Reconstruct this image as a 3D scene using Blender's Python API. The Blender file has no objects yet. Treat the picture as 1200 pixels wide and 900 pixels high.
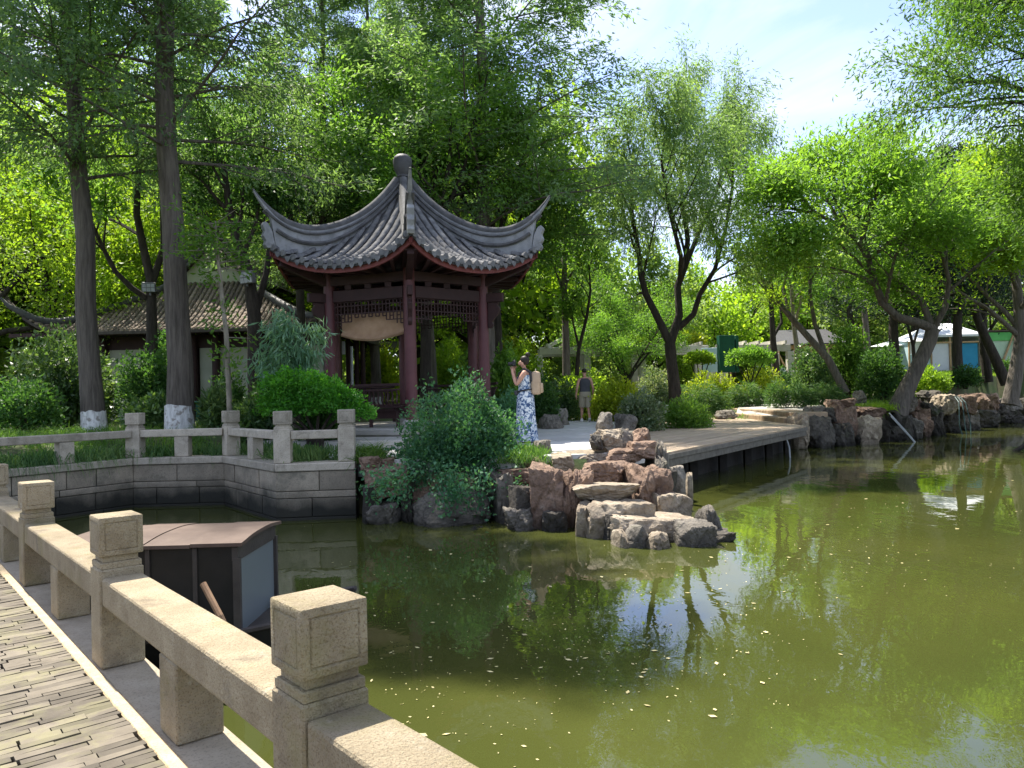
import bpy, bmesh, math, random
import numpy as np
from mathutils import Vector, Matrix, Quaternion

# ------------------------------------------------------------------ camera, world, sun
S = bpy.context.scene
COL = S.collection
R_ = math.radians
cam_d = bpy.data.cameras.new("camera"); cam = bpy.data.objects.new("camera", cam_d); COL.objects.link(cam)
cam_d.sensor_width = 36; cam_d.lens = 27.0; cam_d.clip_start = 0.05; cam_d.clip_end = 3000
CAM = Matrix.Translation((0, 0, 1.86)) @ Matrix.Rotation(math.pi/2 + R_(0.7), 4, 'X') @ Matrix.Rotation(-R_(1.4), 4, 'Z')
cam.matrix_world = CAM
S.camera = cam
S.view_settings.view_transform = 'Standard'; S.view_settings.look = 'None'
S.view_settings.exposure = 1.53; S.view_settings.gamma = 1
S.cycles.max_bounces = 10; S.cycles.diffuse_bounces = 7; S.cycles.glossy_bounces = 3
S.cycles.transmission_bounces = 7; S.cycles.transparent_max_bounces = 4
S.cycles.sample_clamp_indirect = 6; S.cycles.caustics_reflective = False; S.cycles.caustics_refractive = False

SUN_AZ, SUN_EL = R_(-37), R_(62)          # azimuth from +Y, negative = to the left of the view
sun_d = bpy.data.lights.new("sun", 'SUN'); sun_d.energy = 4.1; sun_d.angle = R_(0.55); sun_d.color = (1.0, 0.93, 0.82)
sun = bpy.data.objects.new("sun", sun_d); COL.objects.link(sun)
sdir = Vector((math.sin(SUN_AZ)*math.cos(SUN_EL), math.cos(SUN_AZ)*math.cos(SUN_EL), math.sin(SUN_EL)))
sun.rotation_euler = sdir.to_track_quat('Z', 'Y').to_euler(); sun.location = sdir*60

W = bpy.data.worlds.new("World"); S.world = W; W.use_nodes = True
nt = W.node_tree; nt.nodes.clear()
def wn(t, **k):
    n = nt.nodes.new(t)
    for a, b in k.items(): setattr(n, a, b)
    return n
sky = wn('ShaderNodeTexSky', sky_type='NISHITA', sun_disc=False, sun_elevation=SUN_EL, sun_rotation=SUN_AZ,
         altitude=20, air_density=1.0, dust_density=.7, ozone_density=4.0)
tc = wn('ShaderNodeTexCoord'); mp = wn('ShaderNodeMapping'); mp.inputs['Scale'].default_value = (1.0, 1.0, 2.2)
mp.inputs['Location'].default_value = (0.35, 0.2, 0.1)
n1 = wn('ShaderNodeTexNoise'); n1.inputs['Scale'].default_value = 3.4; n1.inputs['Detail'].default_value = 8; n1.inputs['Roughness'].default_value = .55
n1.inputs['Distortion'].default_value = .4
rp = wn('ShaderNodeValToRGB'); rp.color_ramp.elements[0].position = .40; rp.color_ramp.elements[1].position = .64
rp.color_ramp.elements[0].color = (.12, .12, .12, 1); rp.color_ramp.elements[1].color = (.97, .97, .97, 1)
mx = wn('ShaderNodeMix', data_type='RGBA'); mx.inputs[7].default_value = (2.75, 2.85, 2.95, 1)
bg = wn('ShaderNodeBackground'); bg.inputs[1].default_value = 0.15; wo = wn('ShaderNodeOutputWorld')
L = nt.links.new
L(tc.outputs['Generated'], mp.inputs[0]); L(mp.outputs[0], n1.inputs['Vector']); L(n1.outputs[0], rp.inputs[0])
tn = wn('ShaderNodeMix', data_type='RGBA', blend_type='MULTIPLY'); tn.inputs[0].default_value = 1; tn.inputs[7].default_value = (.84, .76, .84, 1)
L(rp.outputs[0], mx.inputs[0]); L(sky.outputs[0], tn.inputs[6]); L(tn.outputs[2], mx.inputs[6]); L(mx.outputs[2], bg.inputs[0]); L(bg.outputs[0], wo.inputs[0])

# ------------------------------------------------------------------ measuring helpers (photo pixel -> world point at a chosen real distance)
R3 = CAM.to_3x3(); CO = CAM.translation
def ray(px, py): return R3 @ Vector(((px-600)/900, (450-py)/900, -1))
def P(px, py, d):
    r = ray(px, py); return CO + r*(d/r.y)
def Pz(px, py, z):
    r = ray(px, py); return CO + r*((z-CO.z)/r.z)

# ------------------------------------------------------------------ mesh helpers
class MB:
    def __init__(s): s.v = []; s.f = []
    def add(s, vs, fs, M=None):
        o = len(s.v)
        s.v += [tuple(M @ Vector(p)) for p in vs] if M is not None else [tuple(p) for p in vs]
        s.f += [tuple(i+o for i in f) for f in fs]; return s
    def box(s, c, sz, M=None, taper=1.0):
        x, y, z = (a/2 for a in sz); cx, cy, cz = c; t = taper
        vs = [(cx-x, cy-y, cz-z), (cx+x, cy-y, cz-z), (cx+x, cy+y, cz-z), (cx-x, cy+y, cz-z),
              (cx-x*t, cy-y*t, cz+z), (cx+x*t, cy-y*t, cz+z), (cx+x*t, cy+y*t, cz+z), (cx-x*t, cy+y*t, cz+z)]
        return s.add(vs, [(3, 2, 1, 0), (4, 5, 6, 7), (0, 1, 5, 4), (1, 2, 6, 5), (2, 3, 7, 6), (3, 0, 4, 7)], M)
    def bar(s, a, b, w, h, up=(0, 0, 1)):
        a = Vector(a); b = Vector(b); d = b-a; l = d.length; d.normalize(); up = Vector(up)
        sd = d.cross(up)
        if sd.length < 1e-4: sd = d.cross(Vector((1, 0, 0)))
        sd.normalize(); u = sd.cross(d)
        M = Matrix(((d.x, sd.x, u.x, 0), (d.y, sd.y, u.y, 0), (d.z, sd.z, u.z, 0), (0, 0, 0, 1))); M.translation = (a+b)/2
        return s.box((0, 0, 0), (l, w, h), M)
    def tube(s, pts, rad, n=8, cap=True, sq=1.0):
        pts = [Vector(p) for p in pts]; k = len(pts); o = len(s.v)
        if not hasattr(rad, '__len__'): rad = [rad]*k
        ref = None
        for i, p in enumerate(pts):
            t = (pts[min(i+1, k-1)]-pts[max(i-1, 0)])
            if t.length < 1e-6: t = Vector((0, 0, 1))
            t.normalize()
            if ref is None:
                ref = t.cross(Vector((0, 1, 0.01))); 
                if ref.length < .1: ref = t.cross(Vector((1, 0, 0)))
            ref = ref - t*ref.dot(t); ref.normalize(); b = t.cross(ref)
            for j in range(n):
                a = 2*math.pi*j/n; s.v.append(tuple(p+ref*(rad[i]*math.cos(a))+b*(rad[i]*sq*math.sin(a))))
        for i in range(k-1):
            for j in range(n):
                j2 = (j+1) % n; s.f.append((o+i*n+j, o+i*n+j2, o+(i+1)*n+j2, o+(i+1)*n+j))
        if cap:
            s.f.append(tuple(o+j for j in range(n-1, -1, -1))); s.f.append(tuple(o+(k-1)*n+j for j in range(n)))
        return s
    def lathe(s, prof, n=20, c=(0, 0, 0), sx=1, sy=1, M=None, wob=None):
        vs = []; fs = []
        for i, (r, z) in enumerate(prof):
            for j in range(n):
                a = 2*math.pi*j/n; rr = r*(wob(a, z) if wob else 1)
                vs.append((c[0]+rr*math.cos(a)*sx, c[1]+rr*math.sin(a)*sy, c[2]+z))
        for i in range(len(prof)-1):
            for j in range(n):
                j2 = (j+1) % n; fs.append((i*n+j, i*n+j2, (i+1)*n+j2, (i+1)*n+j))
        fs.append(tuple(range(n-1, -1, -1))); fs.append(tuple((len(prof)-1)*n+j for j in range(n)))
        return s.add(vs, fs, M)
    def prism(s, poly, z0, z1):
        n = len(poly)
        vs = [(p[0], p[1], z0) for p in poly]+[(p[0], p[1], z1) for p in poly]
        fs = [tuple(range(n-1, -1, -1)), tuple(range(n, 2*n))]+[(i, (i+1) % n, n+(i+1) % n, n+i) for i in range(n)]
        return s.add(vs, fs)
    def extr(s, poly, M, t):           # 2-D outline (x,z) given thickness t along y, placed by M
        n = len(poly)
        vs = [(p[0], -t/2, p[1]) for p in poly]+[(p[0], t/2, p[1]) for p in poly]
        fs = [tuple(range(n)), tuple(range(2*n-1, n-1, -1))]+[(i, n+i, n+(i+1) % n, (i+1) % n) for i in range(n)]
        return s.add(vs, fs, M)
    def grid(s, rows, closed=False):
        k = len(rows); n = len(rows[0]); vs = [p for r in rows for p in r]; fs = []
        for i in range(k-1):
            for j in range(n-1): fs.append((i*n+j, i*n+j+1, (i+1)*n+j+1, (i+1)*n+j))
        return s.add(vs, fs)
    def mesh(s, name, smooth=None, bevel=0, seg=1, off=None):
        me = bpy.data.meshes.new(name)
        v = s.v if off is None else [(a-off[0], b-off[1], c-off[2]) for a, b, c in s.v]
        me.from_pydata(v, [], s.f); me.update()
        if bevel or smooth is not None:
            bm = bmesh.new(); bm.from_mesh(me)
            bmesh.ops.recalc_face_normals(bm, faces=bm.faces)
            if bevel:
                es = [e for e in bm.edges if len(e.link_faces) == 2 and e.calc_face_angle(0) > .5]
                bmesh.ops.bevel(bm, geom=es, offset=bevel, segments=seg, profile=.5, affect='EDGES', clamp_overlap=True)
            bm.to_mesh(me); bm.free()
            if smooth is not None:
                me.polygons.foreach_set('use_smooth', [True]*len(me.polygons)); me.set_sharp_from_angle(angle=R_(smooth))
        return me
    def build(s, name, mat, parent=None, smooth=None, bevel=0, seg=1, world=True):
        off = None
        if parent is not None and world:
            off = Vector((0, 0, 0)); q = parent
            while q is not None: off = off+q.location; q = q.parent
        return link(name, s.mesh(name, smooth, bevel, seg, off), mat, parent)
def link(name, me, mat, parent=None):
    o = bpy.data.objects.new(name, me)
    if mat is not None and not me.materials: me.materials.append(mat)
    COL.objects.link(o)
    if parent is not None: o.parent = parent
    return o
def tag(o, label, cat, group=None, kind=None):
    o['label'] = label; o['category'] = cat
    if group: o['group'] = group
    if kind: o['kind'] = kind
    return o
def thing(name, loc, label, cat, group=None, rz=0):
    o = bpy.data.objects.new(name, None); COL.objects.link(o); o.location = loc; o.rotation_euler = (0, 0, rz)
    o.empty_display_size = .2
    return tag(o, label, cat, group)
def struct(o, label=None):
    o['kind'] = 'structure'
    if label: o['label'] = label
    return o
def copy_tree(o, parent=None):
    c = o.copy(); COL.objects.link(c)
    if parent is not None: c.parent = parent
    for ch in list(o.children): copy_tree(ch, c)
    return c

# ------------------------------------------------------------------ materials
def newmat(name):
    m = bpy.data.materials.new(name); m.use_nodes = True; t = m.node_tree; t.nodes.clear()
    return m, t, t.nodes.new, t.links.new
def nd(t, typ, inp=None, **k):
    n = t.nodes.new(typ)
    for a, b in k.items(): setattr(n, a, b)
    for a, b in (inp or {}).items(): n.inputs[a].default_value = b
    return n
def c4(c): return (c[0], c[1], c[2], 1)
def surf(name, c1, c2, scale=3, rough=.8, bump=.3, bscale=30, bdist=.01, stretch=(1, 1, 1), spec=.3, vary=.12, speck=0, speckscale=90,
         speckcol=(.05, .04, .03), tide=None, metal=0, coord='pos', moss=None, island=False):
    m, t, N, Lk = newmat(name)
    out = nd(t, 'ShaderNodeOutputMaterial'); b = nd(t, 'ShaderNodeBsdfPrincipled', {'Roughness': rough, 'Specular IOR Level': spec, 'Metallic': metal})
    if coord == 'pos': co = nd(t, 'ShaderNodeNewGeometry').outputs['Position']
    else: co = nd(t, 'ShaderNodeTexCoord').outputs['Object']
    mp = nd(t, 'ShaderNodeMapping', {'Scale': stretch}); Lk(co, mp.inputs[0])
    n1 = nd(t, 'ShaderNodeTexNoise', {'Scale': scale, 'Detail': 7, 'Roughness': .62}); Lk(mp.outputs[0], n1.inputs['Vector'])
    r = nd(t, 'ShaderNodeValToRGB'); r.color_ramp.elements[0].position = .32; r.color_ramp.elements[1].position = .68
    r.color_ramp.elements[0].color = c4(c1); r.color_ramp.elements[1].color = c4(c2); Lk(n1.outputs[0], r.inputs[0])
    cur = r.outputs[0]
    def mix(fac, a, col):
        x = nd(t, 'ShaderNodeMix', data_type='RGBA')
        if isinstance(col, tuple): x.inputs[7].default_value = c4(col)
        else: Lk(col, x.inputs[7])
        Lk(fac, x.inputs[0]); Lk(a, x.inputs[6]); return x.outputs[2]
    if speck:
        n3 = nd(t, 'ShaderNodeTexNoise', {'Scale': speckscale, 'Detail': 2}); Lk(co, n3.inputs['Vector'])
        rr = nd(t, 'ShaderNodeMapRange', {1: .54, 2: .66, 3: 0, 4: speck}); Lk(n3.outputs[0], rr.inputs[0]); cur = mix(rr.outputs[0], cur, speckcol)
    for moss in ([moss] if isinstance(moss, tuple) else moss or []):   # lichen / algae / moss patches of their own
        n4 = nd(t, 'ShaderNodeTexNoise', {'Scale': moss[1], 'Detail': 5, 'Roughness': .7}); Lk(co, n4.inputs['Vector'])
        rr = nd(t, 'ShaderNodeMapRange', {1: moss[2], 2: moss[2]+.12, 3: 0, 4: moss[3]}); Lk(n4.outputs[0], rr.inputs[0]); cur = mix(rr.outputs[0], cur, moss[0])
    if vary:
        oi = nd(t, 'ShaderNodeObjectInfo'); val = oi.outputs['Random']
        if island:
            g = nd(t, 'ShaderNodeNewGeometry'); ad = nd(t, 'ShaderNodeMath', operation='ADD'); Lk(val, ad.inputs[0]); Lk(g.outputs['Random Per Island'], ad.inputs[1])
            fr = nd(t, 'ShaderNodeMath', operation='FRACT'); Lk(ad.outputs[0], fr.inputs[0]); val = fr.outputs[0]
        mr = nd(t, 'ShaderNodeMapRange', {1: 0, 2: 1, 3: 1-vary*1.6, 4: 1+vary*1.4}); Lk(val, mr.inputs[0])
        hs = nd(t, 'ShaderNodeHueSaturation'); Lk(mr.outputs[0], hs.inputs['Value']); Lk(cur, hs.inputs['Color']); cur = hs.outputs[0]
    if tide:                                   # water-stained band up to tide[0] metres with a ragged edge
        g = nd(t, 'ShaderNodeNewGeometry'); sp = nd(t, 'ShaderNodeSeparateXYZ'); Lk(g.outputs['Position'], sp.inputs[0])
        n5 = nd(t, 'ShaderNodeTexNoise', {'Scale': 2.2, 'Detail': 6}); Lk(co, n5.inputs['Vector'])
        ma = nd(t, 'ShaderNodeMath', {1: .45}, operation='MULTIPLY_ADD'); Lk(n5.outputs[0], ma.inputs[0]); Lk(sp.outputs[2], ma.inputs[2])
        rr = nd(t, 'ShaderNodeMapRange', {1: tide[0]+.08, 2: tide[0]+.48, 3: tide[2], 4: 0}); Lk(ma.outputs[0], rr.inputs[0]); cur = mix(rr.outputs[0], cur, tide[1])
    Lk(cur, b.inputs['Base Color'])
    if bump:
        n2 = nd(t, 'ShaderNodeTexNoise', {'Scale': bscale, 'Detail': 6, 'Roughness': .65}); Lk(mp.outputs[0], n2.inputs['Vector'])
        bp = nd(t, 'ShaderNodeBump', {'Strength': bump, 'Distance': bdist}); Lk(n2.outputs[0], bp.inputs['Height']); Lk(bp.outputs[0], b.inputs['Normal'])
    Lk(b.outputs[0], out.inputs[0]); return m
def leafmat(name, c1, c2, c3, trans=.45, tcol=None, rough=.5, clump=.6, gloss=.25):
    c1, c2, c3 = [(c[0]*1.08, c[1]*1.02, c[2]*1.3) for c in (c1, c2, c3)]
    m, t, N, Lk = newmat(name); out = nd(t, 'ShaderNodeOutputMaterial')
    g = nd(t, 'ShaderNodeNewGeometry'); oi = nd(t, 'ShaderNodeObjectInfo')
    n1 = nd(t, 'ShaderNodeTexNoise', {'Scale': clump, 'Detail': 3}); Lk(g.outputs['Position'], n1.inputs['Vector'])
    a = nd(t, 'ShaderNodeMath', {1: .55}, operation='MULTIPLY'); Lk(g.outputs['Random Per Island'], a.inputs[0])
    b2 = nd(t, 'ShaderNodeMapRange', {1: .3, 2: .7, 3: 0, 4: .45}); Lk(n1.outputs[0], b2.inputs[0])
    s = nd(t, 'ShaderNodeMath', operation='ADD'); Lk(a.outputs[0], s.inputs[0]); Lk(b2.outputs[0], s.inputs[1])
    r = nd(t, 'ShaderNodeValToRGB'); r.color_ramp.elements[0].position = .1; r.color_ramp.elements[0].color = c4(c1)
    r.color_ramp.elements[1].position = .9; r.color_ramp.elements[1].color = c4(c3); e = r.color_ramp.elements.new(.5); e.color = c4(c2)
    Lk(s.outputs[0], r.inputs[0])
    hs = nd(t, 'ShaderNodeHueSaturation'); mr = nd(t, 'ShaderNodeMapRange', {1: 0, 2: 1, 3: .82, 4: 1.2}); Lk(oi.outputs['Random'], mr.inputs[0])
    Lk(mr.outputs[0], hs.inputs['Value']); Lk(r.outputs[0], hs.inputs['Color'])
    b = nd(t, 'ShaderNodeBsdfPrincipled', {'Roughness': rough, 'Specular IOR Level': gloss}); Lk(hs.outputs[0], b.inputs['Base Color'])
    tr = nd(t, 'ShaderNodeBsdfTranslucent'); mu = nd(t, 'ShaderNodeMix', {0: 1.0, 7: c4(tcol or (1.52, 1.52, .6))}, data_type='RGBA', blend_type='MULTIPLY')
    Lk(hs.outputs[0], mu.inputs[6]); Lk(mu.outputs[2], tr.inputs[0])
    ms = nd(t, 'ShaderNodeMixShader', {0: trans}); Lk(b.outputs[0], ms.inputs[1]); Lk(tr.outputs[0], ms.inputs[2]); Lk(ms.outputs[0], out.inputs[0])
    return m

M = {}
M['granite'] = surf('granite_tan', (.29, .235, .15), (.42, .355, .24), scale=5, rough=.85, bump=1.0, bscale=62, bdist=.022, speck=.6, speckscale=140,
                    speckcol=(.16, .11, .06), moss=[((.24, .22, .08), 1.6, .52, .5), ((.13, .105, .075), 3.1, .55, .55), ((.50, .47, .38), 7, .62, .5)], vary=.08)
M['granite_grey'] = surf('granite_grey', (.33, .295, .235), (.46, .415, .335), scale=6, rough=.85, bump=.5, bscale=60, bdist=.008, speck=.4, speckscale=70,
                         speckcol=(.14, .12, .10), moss=[((.13, .12, .08), 1.1, .52, .5), ((.10, .09, .075), 3.7, .56, .5)], vary=.12)
M['wall_block'] = surf('wall_block', (.25, .215, .165), (.39, .34, .26), scale=4, rough=.88, bump=.6, bscale=35, bdist=.012, speck=.4, speckscale=50,
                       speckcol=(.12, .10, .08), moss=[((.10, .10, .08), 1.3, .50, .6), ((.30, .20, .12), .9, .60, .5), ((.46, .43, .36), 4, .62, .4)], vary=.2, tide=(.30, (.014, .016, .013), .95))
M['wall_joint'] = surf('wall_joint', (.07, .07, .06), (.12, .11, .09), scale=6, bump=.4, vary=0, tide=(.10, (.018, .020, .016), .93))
M['plinth'] = surf('plinth_grey', (.30, .255, .185), (.39, .335, .25), scale=7, bump=.5, bscale=60, speck=.3, vary=0)
M['curb'] = surf('curb_tan', (.42, .32, .19), (.55, .44, .28), scale=9, bump=.5, bscale=60, speck=.3, vary=.05)
M['slate'] = surf('slate_slip', (.098, .083, .062), (.165, .143, .108), scale=6, rough=.8, bump=.5, bscale=40, bdist=.006, vary=.22, island=True, moss=((.20, .19, .09), 2.2, .5, .5))
M['slate_bed'] = surf('slate_bed', (.10, .088, .065), (.15, .13, .10), scale=9, vary=0)
M['paver'] = surf('paver_grey', (.40, .40, .385), (.52, .515, .49), scale=2, bump=.25, bscale=25, vary=.08)
M['plinth_stone'] = surf('plinth_stone', (.34, .33, .30), (.45, .43, .39), scale=3, bump=.25, bscale=25, vary=.06)
M['step'] = surf('step_brown', (.27, .19, .12), (.40, .31, .21), scale=4, bump=.5, bscale=20, vary=.1)
M['path'] = surf('path_paving', (.34, .33, .30), (.46, .44, .40), scale=1.2, bump=.3, bscale=14, vary=0)
M['deck'] = surf('deck_board', (.33, .25, .17), (.45, .36, .26), scale=4, rough=.75, bump=.3, bscale=30, stretch=(1, 1, 1), vary=.12)
M['deck_edge'] = surf('deck_fascia', (.12, .11, .09), (.22, .20, .17), scale=8, rough=.8, bump=.4, vary=.08)
M['shaded_wood'] = surf('shade_black_timber', (.014, .012, .010), (.03, .026, .022), scale=8, bump=.3)  # near-black: the shade below the deck is put into this colour
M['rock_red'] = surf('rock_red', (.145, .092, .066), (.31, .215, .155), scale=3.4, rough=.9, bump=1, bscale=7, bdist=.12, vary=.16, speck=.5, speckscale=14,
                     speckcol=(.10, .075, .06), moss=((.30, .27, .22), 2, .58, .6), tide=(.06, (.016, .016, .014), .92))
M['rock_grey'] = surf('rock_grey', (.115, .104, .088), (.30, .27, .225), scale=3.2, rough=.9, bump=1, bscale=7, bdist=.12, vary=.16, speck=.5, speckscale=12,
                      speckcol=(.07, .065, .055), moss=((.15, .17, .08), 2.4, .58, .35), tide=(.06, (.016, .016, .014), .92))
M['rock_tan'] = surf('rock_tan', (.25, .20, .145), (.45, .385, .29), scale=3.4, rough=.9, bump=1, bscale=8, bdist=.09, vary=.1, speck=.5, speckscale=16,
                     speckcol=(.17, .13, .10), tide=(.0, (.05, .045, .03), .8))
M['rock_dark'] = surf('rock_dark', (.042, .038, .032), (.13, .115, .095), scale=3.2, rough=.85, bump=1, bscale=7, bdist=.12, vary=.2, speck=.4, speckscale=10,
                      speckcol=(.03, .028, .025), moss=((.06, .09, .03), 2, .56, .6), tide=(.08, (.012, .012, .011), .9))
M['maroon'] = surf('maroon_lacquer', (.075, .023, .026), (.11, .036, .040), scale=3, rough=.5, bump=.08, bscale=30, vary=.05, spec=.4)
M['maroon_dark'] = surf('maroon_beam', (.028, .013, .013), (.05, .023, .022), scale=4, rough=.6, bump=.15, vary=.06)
M['fascia'] = surf('fascia_red', (.13, .034, .030), (.19, .055, .048), scale=4, rough=.6, bump=.1, vary=0)
M['tile'] = surf('roof_tile_grey', (.085, .087, .093), (.215, .215, .217), scale=7, rough=.85, bump=.6, bscale=40, bdist=.01, vary=.12, moss=((.40, .37, .33), 9, .6, .5))
M['tile_bed'] = surf('pan_tile', (.035, .035, .035), (.07, .068, .066), scale=8, bump=.4, vary=0)
M['ridge_white'] = surf('ridge_plaster', (.20, .21, .22), (.34, .35, .365), scale=3, rough=.85, bump=.3, moss=((.16, .16, .155), 5, .52, .55), vary=.04)
M['ridge_dark'] = surf('ridge_cap_grey', (.06, .061, .064), (.135, .136, .138), scale=5, rough=.85, bump=.5, vary=.05)
M['finial'] = surf('finial_grey', (.055, .055, .058), (.09, .09, .094), scale=8, rough=.6, bump=.2, vary=0)
M['cloth'] = surf('tan_cloth', (.32, .20, .115), (.43, .285, .175), scale=5, rough=.9, bump=.2, vary=0)
M['plaster'] = surf('pale_plaster', (.36, .38, .29), (.45, .46, .36), scale=2, rough=.9, bump=.1, vary=0)
M['tile_brown'] = surf('roof_tile_brown', (.10, .08, .065), (.26, .21, .165), scale=9, rough=.9, bump=.7, bscale=30, vary=.25, moss=((.42, .30, .20), 7, .55, .6))
M['roof_bed'] = surf('roof_bed_brown', (.05, .042, .036), (.09, .075, .062), scale=9, vary=0)
M['bark'] = surf('bark_grey', (.075, .064, .054), (.19, .165, .14), scale=7, rough=.9, bump=1, bscale=16, bdist=.05, stretch=(2.4, 2.4, .22), vary=.1, moss=((.14, .15, .09), .9, .58, .4))
M['bark_dark'] = surf('bark_dark', (.022, .018, .014), (.06, .05, .04), scale=7, rough=.9, bump=1, bscale=14, bdist=.04, stretch=(1.6, 1.6, .35), vary=.15)
M['bark_pale'] = surf('bark_pale', (.13, .12, .09), (.27, .24, .19), scale=6, rough=.9, bump=.7, bscale=14, bdist=.03, stretch=(1.4, 1.4, .5), vary=.1)
M['lime'] = surf('lime_wash', (.42, .42, .41), (.78, .78, .77), scale=9, rough=.9, bump=.6, bscale=20, stretch=(1.6, 1.6, .4), vary=.05, speck=.75, speckscale=9, speckcol=(.20, .17, .14))
M['soil'] = surf('soil_litter', (.05, .045, .025), (.12, .115, .06), scale=2, rough=.95, bump=.6, bscale=18, bdist=.03, vary=0, moss=((.05, .09, .025), .6, .45, .8))
M['boat_black'] = surf('boat_black', (.010, .010, .010), (.018, .017, .016), scale=5, rough=.45, bump=.1, vary=0)
M['boat_roof'] = surf('boat_roof_brown', (.075, .048, .036), (.125, .087, .066), scale=4, rough=.7, bump=.2, vary=.05, moss=((.20, .15, .12), 12, .6, .4))
M['boat_frame'] = surf('boat_frame', (.045, .038, .034), (.075, .065, .058), scale=5, rough=.6, vary=0)
M['boat_panel'] = surf('boat_panel_grey', (.13, .155, .165), (.16, .185, .195), scale=1, rough=.35, bump=.02, vary=0, spec=.5)
M['pole'] = surf('pole_wood', (.20, .12, .07), (.30, .19, .11), scale=8, rough=.7, bump=.2, vary=0)
M['pergola'] = surf('pergola_paint', (.48, .46, .40), (.60, .57, .50), scale=2, rough=.8, bump=.1, vary=.05)
M['white'] = surf('white_fabric', (.68, .72, .74), (.80, .82, .83), scale=2, rough=.7, bump=.05, vary=0)
M['paleblue'] = surf('pale_blue_fabric', (.42, .60, .66), (.52, .68, .73), scale=2, rough=.6, bump=.05, vary=0)
M['blue'] = surf('blue_fabric', (.02, .24, .42), (.03, .30, .50), scale=2, rough=.6, bump=.05, vary=0)
M['green_panel'] = surf('dark_green_panel', (.006, .07, .045), (.010, .09, .058), scale=2, rough=.55, bump=.05, vary=0)
M['pale_green'] = surf('pale_green_panel', (.42, .58, .40), (.50, .65, .47), scale=2, rough=.7, bump=.05, vary=0)
M['bright_green'] = surf('bright_green_trim', (.10, .42, .10), (.14, .50, .14), scale=2, rough=.7, vary=0)
M['timber'] = surf('pale_timber', (.40, .26, .13), (.52, .36, .20), scale=6, rough=.7, bump=.1, vary=.05)
M['grey_metal'] = surf('grey_metal', (.10, .10, .10), (.16, .16, .16), scale=5, rough=.5, vary=0, spec=.5)
M['black'] = surf('black_plastic', (.012, .012, .013), (.02, .02, .021), scale=5, rough=.45, vary=0, spec=.5)
M['lens'] = surf('lamp_glass', (.30, .33, .35), (.45, .48, .50), scale=10, rough=.25, vary=0, spec=.6)
M['skin'] = surf('skin_tone', (.46, .25, .17), (.54, .31, .22), scale=6, rough=.55, bump=.05, vary=0)
M['hair'] = surf('dark_hair', (.018, .013, .010), (.035, .026, .02), scale=30, rough=.5, vary=0)
M['backpack'] = surf('tan_backpack', (.40, .29, .19), (.50, .38, .26), scale=6, rough=.8, bump=.2, vary=0)
M['tank'] = surf('charcoal_tank', (.055, .057, .065), (.075, .078, .088), scale=9, rough=.9, bump=.1, vary=0)
M['shorts'] = surf('khaki_shorts', (.30, .27, .19), (.37, .33, .24), scale=7, rough=.9, bump=.15, vary=0)
M['shoe'] = surf('white_shoe', (.70, .70, .70), (.80, .80, .80), scale=7, rough=.6, vary=0)
M['hose'] = surf('grey_hose', (.30, .32, .33), (.42, .44, .45), scale=7, rough=.5, vary=.1)
M['hose_teal'] = surf('teal_hose', (.03, .075, .075), (.06, .11, .105), scale=7, rough=.5, vary=.1)
M['litter'] = surf('floating_leaf', (.42, .36, .16), (.58, .52, .28), scale=9, rough=.7, bump=0, vary=.2, island=True)
# dress print
m, t, N, Lk = newmat('dress_print'); o = nd(t, 'ShaderNodeOutputMaterial'); b = nd(t, 'ShaderNodeBsdfPrincipled', {'Roughness': .85})
tcn = nd(t, 'ShaderNodeTexCoord'); n = nd(t, 'ShaderNodeTexNoise', {'Scale': 13, 'Detail': 3, 'Distortion': 1.6}); Lk(tcn.outputs['Object'], n.inputs['Vector'])
r = nd(t, 'ShaderNodeValToRGB'); r.color_ramp.interpolation = 'EASE'
for p_, c_ in ((.40, (.035, .07, .16)), (.47, (.08, .16, .30)), (.53, (.55, .62, .68)), (.6, (.66, .70, .72))):
    e = r.color_ramp.elements.new(p_); e.color = c4(c_)
r.color_ramp.elements.remove(r.color_ramp.elements[0]); r.color_ramp.elements.remove(r.color_ramp.elements[-1])
Lk(n.outputs[0], r.inputs[0]); Lk(r.outputs[0], b.inputs['Base Color']); Lk(b.outputs[0], o.inputs[0]); M['dress'] = m
# pond water
m, t, N, Lk = newmat('pond_water'); o = nd(t, 'ShaderNodeOutputMaterial')
b = nd(t, 'ShaderNodeBsdfPrincipled', {'Roughness': .01, 'IOR': 1.33, 'Specular IOR Level': 1.0})
g = nd(t, 'ShaderNodeNewGeometry')
n0 = nd(t, 'ShaderNodeTexNoise', {'Scale': .35, 'Detail': 4}); Lk(g.outputs['Position'], n0.inputs['Vector'])
r = nd(t, 'ShaderNodeValToRGB'); r.color_ramp.elements[0].position = .3; r.color_ramp.elements[1].position = .7
r.color_ramp.elements[0].color = (.040, .049, .012, 1); r.color_ramp.elements[1].color = (.060, .067, .016, 1)
Lk(n0.outputs[0], r.inputs[0]); Lk(r.outputs[0], b.inputs['Base Color'])
hs_ = []
for sc, amp, strx in ((1.7, 1.0, (1, .6, 1)), (6.0, .26, (1, .55, 1)), (17, .05, (1, .8, 1))):
    mpn = nd(t, 'ShaderNodeMapping', {'Scale': strx}); Lk(g.outputs['Position'], mpn.inputs[0])
    nn = nd(t, 'ShaderNodeTexNoise', {'Scale': sc, 'Detail': 2, 'Distortion': .6}); Lk(mpn.outputs[0], nn.inputs['Vector'])
    mm = nd(t, 'ShaderNodeMath', {1: amp}, operation='MULTIPLY'); Lk(nn.outputs[0], mm.inputs[0]); hs_.append(mm.outputs[0])
acc = hs_[0]
for h_ in hs_[1:]:
    ad = nd(t, 'ShaderNodeMath', operation='ADD'); Lk(acc, ad.inputs[0]); Lk(h_, ad.inputs[1]); acc = ad.outputs[0]
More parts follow.
